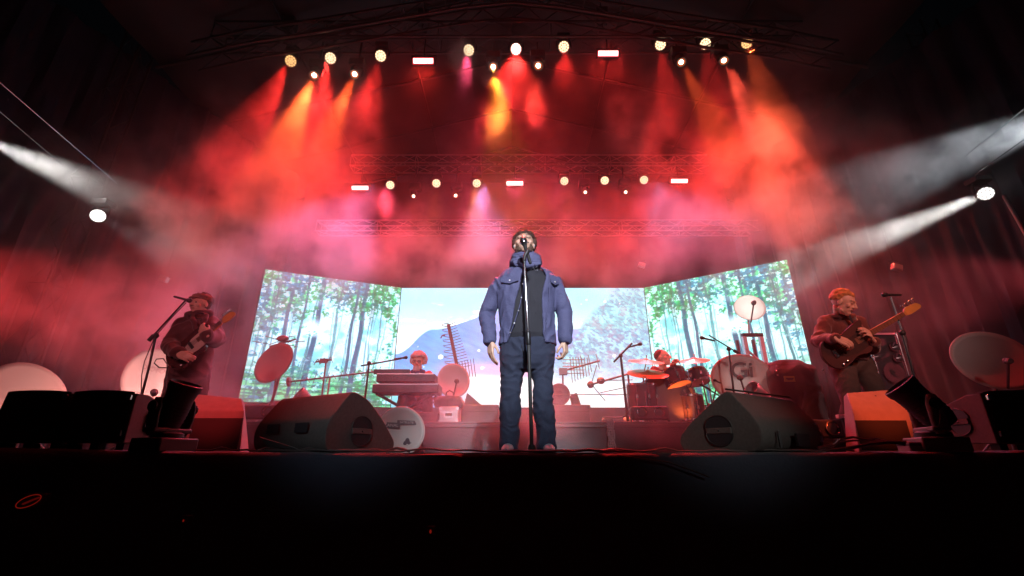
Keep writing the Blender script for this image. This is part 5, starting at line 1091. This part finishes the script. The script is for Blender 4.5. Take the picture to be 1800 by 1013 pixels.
# ---- guitars
def guitar(label, bridge, head, face, L, body, neck_w, bm, gm, nm=WOOD, headl=.19, tuners=4, strings=4, up_hint=None, mirror=1):
    """bridge/head: 3-D points along the string line; body: outline (x along neck, y across) metres from the bridge"""
    bridge = Vector(bridge); d = (Vector(head) - bridge).normalized(); n = Vector(face); n = (n - d * n.dot(d)).normalized(); y = n.cross(d).normalized()
    if y.z < 0: y = -y
    t = thing('guitar' if 'bass' not in label else 'bass_guitar', label, 'guitar' if 'bass' not in label else 'bass guitar', bridge)
    Q = lambda a, b, c=0: d * a + y * b + n * c
    out = [Q(a, b, -.02) for a, b in body]; MB().prism(roundpoly(out, .05, 4), n * .04).build('body', bm, t, bevel=.006)
    if gm: MB().prism(roundpoly([Q(a, b, .021) for a, b in ((.06,-.07),(.20,-.10),(.33,-.09),(.30,.02),(.34,.07),(.20,.06),(.06,.0))], .03, 3), n * .003).build('pickguard', gm, t)
    M = Matrix((d, y, n)).transposed(); MB().box(Q(.0, 0, .028), (.035, .08, .014), M).build('bridge', CHROME, t, bevel=.002)
    for x in (.10, .17): MB().box(Q(x, 0, .027), (.03, .09, .010), M).build('pickup', BLK, t, bevel=.002)
    for x, yy in ((.05, -.11), (-.0, -.12)): MB().lathe([(.011, 0), (.011, .018), (.007, .02)], c=Q(x, yy, .022), axis=n, n=12).build('control_knob', CHROME, t)
    w0, w1 = neck_w; MB().prism([Q(.22, -w0 / 2, .004), Q(L, -w1 / 2, .004), Q(L, w1 / 2, .004), Q(.22, w0 / 2, .004)], n * .018).build('neck', nm, t)
    MB().prism([Q(.24, -w0 / 2 + .001, .022), Q(L, -w1 / 2 + .001, .022), Q(L, w1 / 2 - .001, .022), Q(.24, w0 / 2 - .001, .022)], n * .006).build('fretboard', mat('rosewood', (.16,.06,.03), .4, var=.3), t)
    mb = MB()
    for k in range(1, 20): x = L - (L - .0) * (1 - 2 ** (-k / 12)); mb.box(Q(x, 0, .0288), (.003, w1 + (w0 - w1) * (L - x) / L - .002, .0025), M)
    mb.build('frets', CHROME, t)
    hp = [Q(L, -w1 / 2), Q(L + .03, -w1 / 2 - .008), Q(L + .06, -w1 * .9), Q(L + headl - .02, -w1 * .75), Q(L + headl, -.01), Q(L + headl - .03, w1 * .8), Q(L + .05, w1 * 1.0), Q(L + .02, w1 * .55)]
    MB().prism(roundpoly(hp, .02, 3), n * .016).build('headstock', nm, t)
    for k in range(tuners): p_ = Q(L + .045 + (headl - .07) * k / max(1, tuners - 1), w1 * 1.05, .006); l = MB(); l.tube(p_ - y * .02, p_ + y * .018, .006, n=8); l.ell(p_ + y * .026, (.011, .011, .011)); l.build('tuner', CHROME, t)
    mb = MB()
    for k in range(strings): yy = (k - (strings - 1) / 2) / (strings - 1); mb.tube(Q(-.01, yy * .055, .036), Q(L + .02, yy * (w1 - .012), .03), .0011, n=5)
    mb.build('strings', CHROME, t); return t, Q
BASSB = [(-.10,-.10),(-.13,.02),(-.06,.15),(.05,.155),(.14,.115),(.26,.14),(.42,.165),(.40,.10),(.28,.045),(.25,0),(.27,-.06),(.36,-.11),(.30,-.155),(.18,-.115),(.08,-.145),(-.02,-.16)]
# ---- the bassist
Rb = Vector((P(1487, 740, 4.55).x, 4.6, FL)); B = lambda px, py, d=4.6: P(px, py, d) - Rb
J = dict(head=B(1482, 532, 4.42), fwd=(.62, -.72, -.52), up=(.25, -.3, 1), hs=1.08, neck=B(1478, 560, 4.58), chest=B(1477, 590, 4.6), pelvis=B(1492, 632, 4.66),
    shL=B(1452, 566, 4.58), shR=B(1507, 567, 4.66), elL=B(1438, 600, 4.5), elR=B(1533, 612, 4.55), wrL=B(1468, 594, 4.20), wrR=B(1536, 600, 4.28),
    hdL=(.95, -.1, -.45), hnL=(.1, .9, -.4), htL=(.1, -.3, 1), curlL=.55, hdR=(-.55, -.45, .6), hnR=(-.6, .6, -.2), htR=(-.3, .5, .8), curlR=.75,
    hpL=B(1478, 640, 4.64), hpR=B(1512, 640, 4.68), knL=B(1497, 705, 4.5), knR=B(1545, 702, 4.62), anL=Vector((-.02, .0, .09)), anR=Vector((.42, .1, .09)), toL=(-.06, -.2, .04), toR=(.52, -.08, .04), hscale=1.05)
t, H, V, Mh, r, f, up, hs = person('fair haired bassist in a dark hooded top looking down at a sunburst bass', Rb, J, vox=.006, scale_hand=1.05); eyes(t, H, hs, True)
for s in (-1, 1): MB().limb([H(s * .014, .094, .030), H(s * .046, .080, .032)], .004, 8).build('eyebrow', HAIRL, t)
mb = hair_mesh(t, H, Mh, hs, HAIRL, 170, .015, .34, .2, 5, cap=False, thick=-.001); mb.ell(H(0, -.03, .055), Vector((.079, .086, .078)) * hs, Mh, 22, 14); solid(mb, 'hair', HAIRL, t, .007, .005, 50, world=False, smooth=1)
HOOD = mat('dark_hoodie', (.10,.025,.022), .9, var=.25, scale=12, bump=.4, sheen=.3); DTR = mat('dark_trousers', (.05,.04,.035), .9, var=.2, bump=.3)
def rg(F_, pxl, pxr, py, d, ry): a, b = F_(pxl, py, d), F_(pxr, py, d); return ((a.x + b.x) / 2, a.y, a.z, (b.x - a.x) / 2, ry)
mb = MB(); mb.rings([rg(B, 1466, 1522, 636, 4.64, .14), rg(B, 1462, 1522, 622, 4.63, .15), rg(B, 1456, 1518, 600, 4.61, .145), rg(B, 1449, 1512, 580, 4.6, .14), rg(B, 1450, 1506, 568, 4.6, .115), rg(B, 1462, 1494, 558, 4.58, .08)], p=2.4)
sleeves(mb, V, 'L', (.078, .068, .048), 1); sleeves(mb, V, 'R', (.078, .068, .05), 1)
c = B(1478, 557, 4.56); mb.limb([c + Vector((.115 * math.cos(a), .10 * math.sin(a) + .01, .018 * math.sin(a) + .0)) for a in [2 * math.pi * j / 20 for j in range(20)]], .032, 12, closed=True); mb.limb([c + Vector((-.08, .09, -.02)), c + Vector((0, .14, -.04)), c + Vector((.08, .1, -.02))], .06, 12)
solid(mb, 'hooded_top', HOOD, t, .009, .012, 7, world=False)
mb = MB(); mb.limb([V['hpL'], V['hpR']], .13, 20); legs(mb, V, [.122, .105, .088, .078, .07]); solid(mb, 'trousers', DTR, t, .01, .010, 8, world=False); shoes(t, V, BOOT)
MB().limb([B(1494, 556, 4.42), B(1502, 572, 4.42), B(1508, 585, 4.40)], .012, 8, flat=((0, 1, 0), .4)).build('guitar_strap', BLKSH, t); 
BODM = mat('sunburst_body', (.05,.008,.006), .75, var=.5, scale=5); TORT = mat('tortoise_guard', (.03,.008,.006), .8, var=.6, scale=30)
br = P(1466, 622, 4.34); hd = P(1586, 552, 4.24)
guitar('sunburst bass guitar held by the bassist, long maple neck', br, hd, (-.05, -1, -.10), (hd - br).length * 1.0, BASSB, (.062, .042), BODM, TORT, headl=.20)
# ---- the guitarist at the left
Rg = Vector((P(335, 760, 4.75).x, 4.75, FL)); G_ = lambda px, py, d=4.75: P(px, py, d) - Rg
J = dict(head=G_(352, 535, 4.66), fwd=(-.25, -1, -.10), up=(0, 0, 1), hs=1.0, neck=G_(349, 556, 4.73), chest=G_(340, 590, 4.75), pelvis=G_(330, 650, 4.8),
    shL=G_(323, 571, 4.72), shR=G_(369, 569, 4.8), elL=G_(300, 607, 4.6), elR=G_(380, 597, 4.7), wrL=G_(313, 621, 4.36), wrR=G_(365, 590, 4.42),
    hdL=(.9, -.2, -.3), hnL=(0, 1, -.2), htL=(0, -.3, 1), curlL=.6, hdR=(-.6, -.1, .6), hnR=(0, 1, .1), htR=(0, -.5, .8), curlR=.8,
    hpL=G_(318, 655, 4.8), hpR=G_(345, 655, 4.8), knL=G_(314, 720, 4.75), knR=G_(348, 720, 4.75), anL=(-.12, 0, .09), anR=(.14, .02, .09), toL=(-.16, -.2, .04), toR=(.2, -.2, .04))
t, H, V, Mh, r, f, up, hs = person('guitarist in a flat cap and long dark coat at the left', Rg, J, vox=.008); eyes(t, H, hs)
mb = hair_mesh(t, H, Mh, hs, HAIRB, 70, .02, .3, .0, 9, cap=False); mb.ell(H(0, -.035, .02), Vector((.082, .085, .08)), Mh); solid(mb, 'hair', HAIRB, t, .009, .003, 40, world=False, smooth=1)
CAPM = mat('wool_cap', (.22,.10,.07), .9, var=.3, scale=30, bump=.4); COAT = mat('heavy_coat', (.07,.02,.02), .9, var=.25, scale=10, bump=.4, sheen=.3)
mb = MB(); mb.ell(H(0, -.018, .085), Vector((.092, .108, .040)), Mh, 24, 12); mb.ell(H(0, -.02, .06), Vector((.088, .10, .04)), Mh, 24, 10); mb.ell(H(0, .085, .060), Vector((.060, .045, .010)), Mh, 20, 8); solid(mb, 'flat_cap', CAPM, t, .008, .004, 16, world=False)
mb = MB(); mb.rings([rg(G_, 290, 352, 722, 4.82, .19), rg(G_, 295, 358, 690, 4.81, .185), rg(G_, 302, 364, 650, 4.79, .17), rg(G_, 308, 370, 620, 4.77, .16), rg(G_, 312, 374, 595, 4.76, .155), rg(G_, 318, 373, 572, 4.75, .125), rg(G_, 333, 364, 560, 4.74, .09)], p=2.4)
sleeves(mb, V, 'L', (.095, .085, .06), 1); sleeves(mb, V, 'R', (.095, .09, .062), 1)
c = G_(349, 552, 4.70); mb.limb([c + Vector((.10 * math.cos(a), .095 * math.sin(a), .02 * math.sin(a + 1))) for a in [2 * math.pi * j / 20 for j in range(20)]], .036, 12, closed=True); mb.limb([G_(338, 552, 4.6), G_(345, 580, 4.58)], [.03, .02], 10); mb.limb([G_(362, 553, 4.62), G_(352, 580, 4.58)], [.035, .02], 10)
solid(mb, 'long_coat', COAT, t, .011, .016, 6, world=False)
mb = MB(); legs(mb, V, [.1, .09, .08, .07, .065]); solid(mb, 'trousers', DTR, t, .012, .008, 8, world=False); shoes(t, V, BOOT)
GTB = [(-.08,-.09),(-.10,.02),(-.05,.14),(.04,.15),(.13,.11),(.22,.13),(.34,.13),(.31,.08),(.25,.04),(.24,-.03),(.30,-.09),(.24,-.14),(.13,-.105),(.05,-.14),(-.03,-.15)]
br = P(312, 629, 4.50); hd = P(391, 567, 4.52); GUB = mat('dark_guitar_body', (.06,.02,.02), .25, var=.3, coat=1)
guitar('dark electric guitar held up by the guitarist in the cap', br, hd, (-.05, -1, .1), (hd - br).length, GTB, (.055, .043), GUB, mat('cream_guard', (.45,.35,.3), .4), headl=.16, tuners=6, strings=6)
tag(MB().limb([P(302, 640, 4.42), P(294, 646, 4.45), P(280, 646, 4.5), P(271, 638, 4.5), P(275, 631, 4.5), P(287, 630, 4.5), P(294, 640, 4.5), P(292, 690, 4.5), P(288, 720, 4.5)], .006, 6).build('guitar_cable', CABLE), 'looped cable hanging from the dark electric guitar', 'cable')
# ---- the keyboard player
Rk = Vector((P(734, 740, 6.95).x, 6.95, RT)); K = lambda px, py, d=6.95: P(px, py, d) - Rk
J = dict(head=K(735, 637, 6.85), fwd=(0, -1, -.12), hs=1.08, neck=K(735, 654, 6.92), chest=K(735, 672, 6.95), pelvis=K(733, 700, 7.0), shL=K(718, 660, 6.95), shR=K(752, 660, 6.95),
    elL=K(708, 678, 6.85), elR=K(764, 678, 6.85), wrL=K(717, 668, 6.68), wrR=K(750, 668, 6.68), hdL=(.1, -1, -.1), hnL=(0, -.1, -1), htL=(1, 0, 0), curlL=.4, hdR=(-.1, -1, -.1), hnR=(0, -.1, -1), htR=(-1, 0, 0), curlR=.4,
    hpL=K(725, 704, 6.98), hpR=K(743, 704, 6.98), knL=K(708, 702, 6.6), knR=K(752, 702, 6.6), anL=(-.2, -.32, .09), anR=(.2, -.32, .09), toL=(-.24, -.5, .04), toR=(.24, -.5, .04))
t, H, V, Mh, r, f, up, hs = person('keyboard player with a halo of pale curly hair, glasses and grey beard', Rk, J, vox=.008); eyes(t, H, hs)
mb = hair_mesh(t, H, Mh, hs, HAIRG, 260, .026, .45, .1, 12, cap=False, thick=.022); mb.ell(H(0, -.048, .05), Vector((.094, .085, .09)) * hs, Mh, 22, 14); solid(mb, 'curly_hair', HAIRG, t, .009, .004, 45, world=False, smooth=1)
mb = MB()
for k in range(60): a = random.Random(k).uniform(-1, 1); mb.ell(H(.05 * math.sin(a * 1.4), .03 + .055 * math.cos(a * 1.4), -.06 - .05 * random.Random(k + 99).random()), [.014] * 3, None, 8, 6)
solid(mb, 'beard', HAIRG, t, .008, .002, 60, world=False, smooth=1)
for s in (-1, 1): MB().limb([H(s * .033 + .024 * math.cos(a), .098, .006 + .019 * math.sin(a)) for a in [6.283 * j / 14 for j in range(14)]], .003, 6, closed=True).build('glasses_rim', BLK, t)
MB().limb([H(-.010, .104, .008), H(.010, .104, .008)], .003, 6).build('glasses_bridge', BLK, t)
KSH = mat('rust_shirt', (.42,.10,.07), .9, var=.2, bump=.3)
mb = MB(); mb.rings([rg(K, 716, 752, 702, 6.99, .15), rg(K, 716, 753, 685, 6.97, .15), rg(K, 716, 754, 668, 6.95, .14), rg(K, 721, 749, 658, 6.94, .1)]); sleeves(mb, V, 'L', (.08, .068, .05), 1); sleeves(mb, V, 'R', (.08, .068, .05), 1); solid(mb, 'shirt', KSH, t, .011, .01, 8, world=False)
mb = MB(); c = K(735, 653, 6.9); mb.limb([c + Vector((.085 * math.cos(a), .08 * math.sin(a), 0)) for a in [2 * math.pi * j / 18 for j in range(18)]], .03, 10, closed=True); mb.limb([K(733, 655, 6.8), K(736, 664, 6.78)], [.035, .03], 10); solid(mb, 'neck_scarf', SCARF, t, .009, .006, 12, world=False)
mb = MB(); legs(mb, V, [.1, .09, .08, .07, .065]); mb.limb([V['hpL'], V['hpR']], .11, 16); solid(mb, 'trousers', DTR, t, .012, .008, 8, world=False); shoes(t, V, BOOT)
t = thing('stool', 'round stool under the keyboard player', 'stool', (Rk.x, Rk.y + .04, RT)); hz = V['pelvis'].z - .14; MB().lathe([(.17, hz - .05), (.18, hz - .02), (.17, hz)], n=24).build('seat', BLK, t)
for k in range(4): a = .8 + k * 1.571; MB().tube((.1 * math.cos(a), .1 * math.sin(a), hz - .05), (.2 * math.cos(a), .2 * math.sin(a), .0), .012).build('leg', CHROME, t)
# ---- the drummer
Rd = Vector((P(1168, 740, 7.15).x, 7.15, RT)); D = lambda px, py, d=7.1: P(px, py, d) - Rd
J = dict(head=D(1165, 629, 7.0), fwd=(.75, -.65, .12), up=(-.1, .1, 1), hs=1.12, neck=D(1165, 647, 7.1), chest=D(1166, 666, 7.12), pelvis=D(1168, 700, 7.2), shL=D(1151, 652, 7.05), shR=D(1182, 652, 7.15),
    elL=D(1144, 676, 6.9), elR=D(1196, 668, 7.0), wrL=D(1158, 672, 6.72), wrR=D(1182, 640, 6.8), hdL=(.6, -.7, .1), hnL=(.2, .1, -1), htL=(1, .5, 0), curlL=.9, hdR=(.4, -.8, .45), hnR=(-.3, .1, -1), htR=(-1, 0, .3), curlR=.9,
    hpL=D(1159, 704, 7.2), hpR=D(1178, 704, 7.2), knL=D(1150, 700, 6.85), knR=D(1200, 700, 6.85), anL=(-.2, -.3, .09), anR=(.3, -.3, .09), toL=(-.2, -.45, .04), toR=(.34, -.45, .04))
t, H, V, Mh, r, f, up, hs = person('short haired drummer seated behind the cymbals, face turned to the right', Rd, J, vox=.008); eyes(t, H, hs)
mb = MB(); mb.ell(H(0, -.028, .045), Vector((.081, .092, .084)) * hs, Mh, 22, 14); solid(mb, 'cropped_hair', HAIRB, t, .009, .003, 50, world=False, smooth=1)
DRT = mat('drummer_shirt', (.22,.05,.04), .9, var=.2, bump=.3)
mb = MB(); mb.rings([rg(D, 1149, 1186, 704, 7.2, .15), rg(D, 1150, 1184, 685, 7.16, .15), rg(D, 1149, 1184, 662, 7.1, .14), rg(D, 1154, 1178, 652, 7.08, .1)]); sleeves(mb, V, 'L', (.082, .066, .046)); sleeves(mb, V, 'R', (.082, .066, .046)); solid(mb, 'shirt', DRT, t, .011, .01, 8, world=False)
mb = MB(); legs(mb, V, [.1, .09, .08, .07, .065]); mb.limb([V['hpL'], V['hpR']], .11, 16); solid(mb, 'trousers', DTR, t, .012, .008, 8, world=False); shoes(t, V, BOOT)
for lb, a, b in (('drum stick raised to the right by the drummer', P(1178, 641, 6.78), P(1200, 634, 6.5)), ('lower drum stick held over the snare', P(1160, 672, 6.7), P(1182, 676, 6.4))): tag(MB().limb([a, a.lerp(b, .85), b], [.009, .006, .008], 8).build('drum_stick', WOOD), lb, 'drum stick')
t = thing('drum_throne', 'round seat under the drummer', 'stool', (Rd.x, Rd.y + .05, RT)); MB().lathe([(.17, .38), (.18, .42), (.17, .46)], n=24).build('seat', BLK, t); MB().tube((0, 0, .05), (0, 0, .38), .018).build('post', CHROME, t)
for k in range(3): MB().tube((0, 0, .2), (.22 * math.cos(2.1 * k), .22 * math.sin(2.1 * k), .0), .01).build('leg', CHROME, t)
BLOBS = [ # px, py, depth, radii (m), density
 (565, 225, 6.9, (.55, .9, .75), 1.6), (500, 300, 6.9, (.9, 1.0, .7), 1.6), (430, 380, 6.8, (1.2, 1.1, .7), 1.1), (350, 430, 6.6, (1.4, 1.1, .6), .7), (636, 190, 7.0, (.36, .8, .42), 1.1),
 (1395, 270, 7.0, (1.0, 1.1, .8), 1.5), (1350, 350, 7.0, (1.2, 1.1, .7), .9), (1270, 300, 7.2, (.7, .8, .7), .5), (1150, 280, 8.0, (.5, .8, 1.0), .9), (1100, 200, 7.4, (.25, .5, .4), .6),
 (215, 560, 6.0, (1.3, 1.2, .6), .9), (300, 590, 5.9, (1.0, 1, .6), .55), (60, 600, 5.6, (.9, 1, .5), .15), (907, 82, 6.75, (.4, .3, .35), 1.0), (350, 690, 5.6, (1.4, .8, .3), .4),
 (50, 272, 5.7, (.36, .6, .20), 1.8), (130, 300, 6.0, (.6, .6, .26), 1.6), (230, 345, 6.4, (.9, .8, .38), .9),
 (1780, 245, 5.7, (.6, .7, .32), 2.0), (1640, 290, 6.2, (1.2, .9, .45), .8), (1520, 380, 6.4, (1.3, .9, .45), .6),
 (873, 178, 6.62, (.17, .4, .38), 5), (820, 118, 6.7, (.17, .3, .22), 4), (934, 188, 6.65, (.18, .3, .14), 3.5),
 (600, 430, 8.6, (1.8, .9, .6), .5), (800, 450, 9.2, (1.6, .8, .5), .45), (1080, 440, 9.2, (1.8, .8, .5), .4), (760, 370, 9.6, (.26, .4, .45), 1.6), (836, 375, 9.6, (.26, .4, .5), 1.6), (1000, 370, 9.6, (.3, .4, .55), 1.6), (680, 360, 9.6, (.18, .3, .25), 1.4),
 (905, 240, 9.5, (2.2, 1, .8), .2), (905, 95, 7.0, (3.2, .9, .8), .08), (900, 445, 7.8, (4.2, 1.4, .75), .24), (900, 660, 6.6, (5.5, 1.6, .8), .08), (335, 600, 4.5, (.9, .3, .8), .75), (790, 725, 5.0, (1.4, .6, .30), .55), (1000, 740, 5.0, (1.0, .6, .25), .45), (1500, 500, 6.4, (1.2, 1.2, .9), .22), (560, 560, 7.2, (1.6, .9, .6), .12),
]
smoke('stage_smoke', (-8.3, 4.15, FL + .01), (8.3, 12.1, 9.2), BLOBS, .010, nscale=1.1, warp=.62, lo_=.43, hi_=.60)
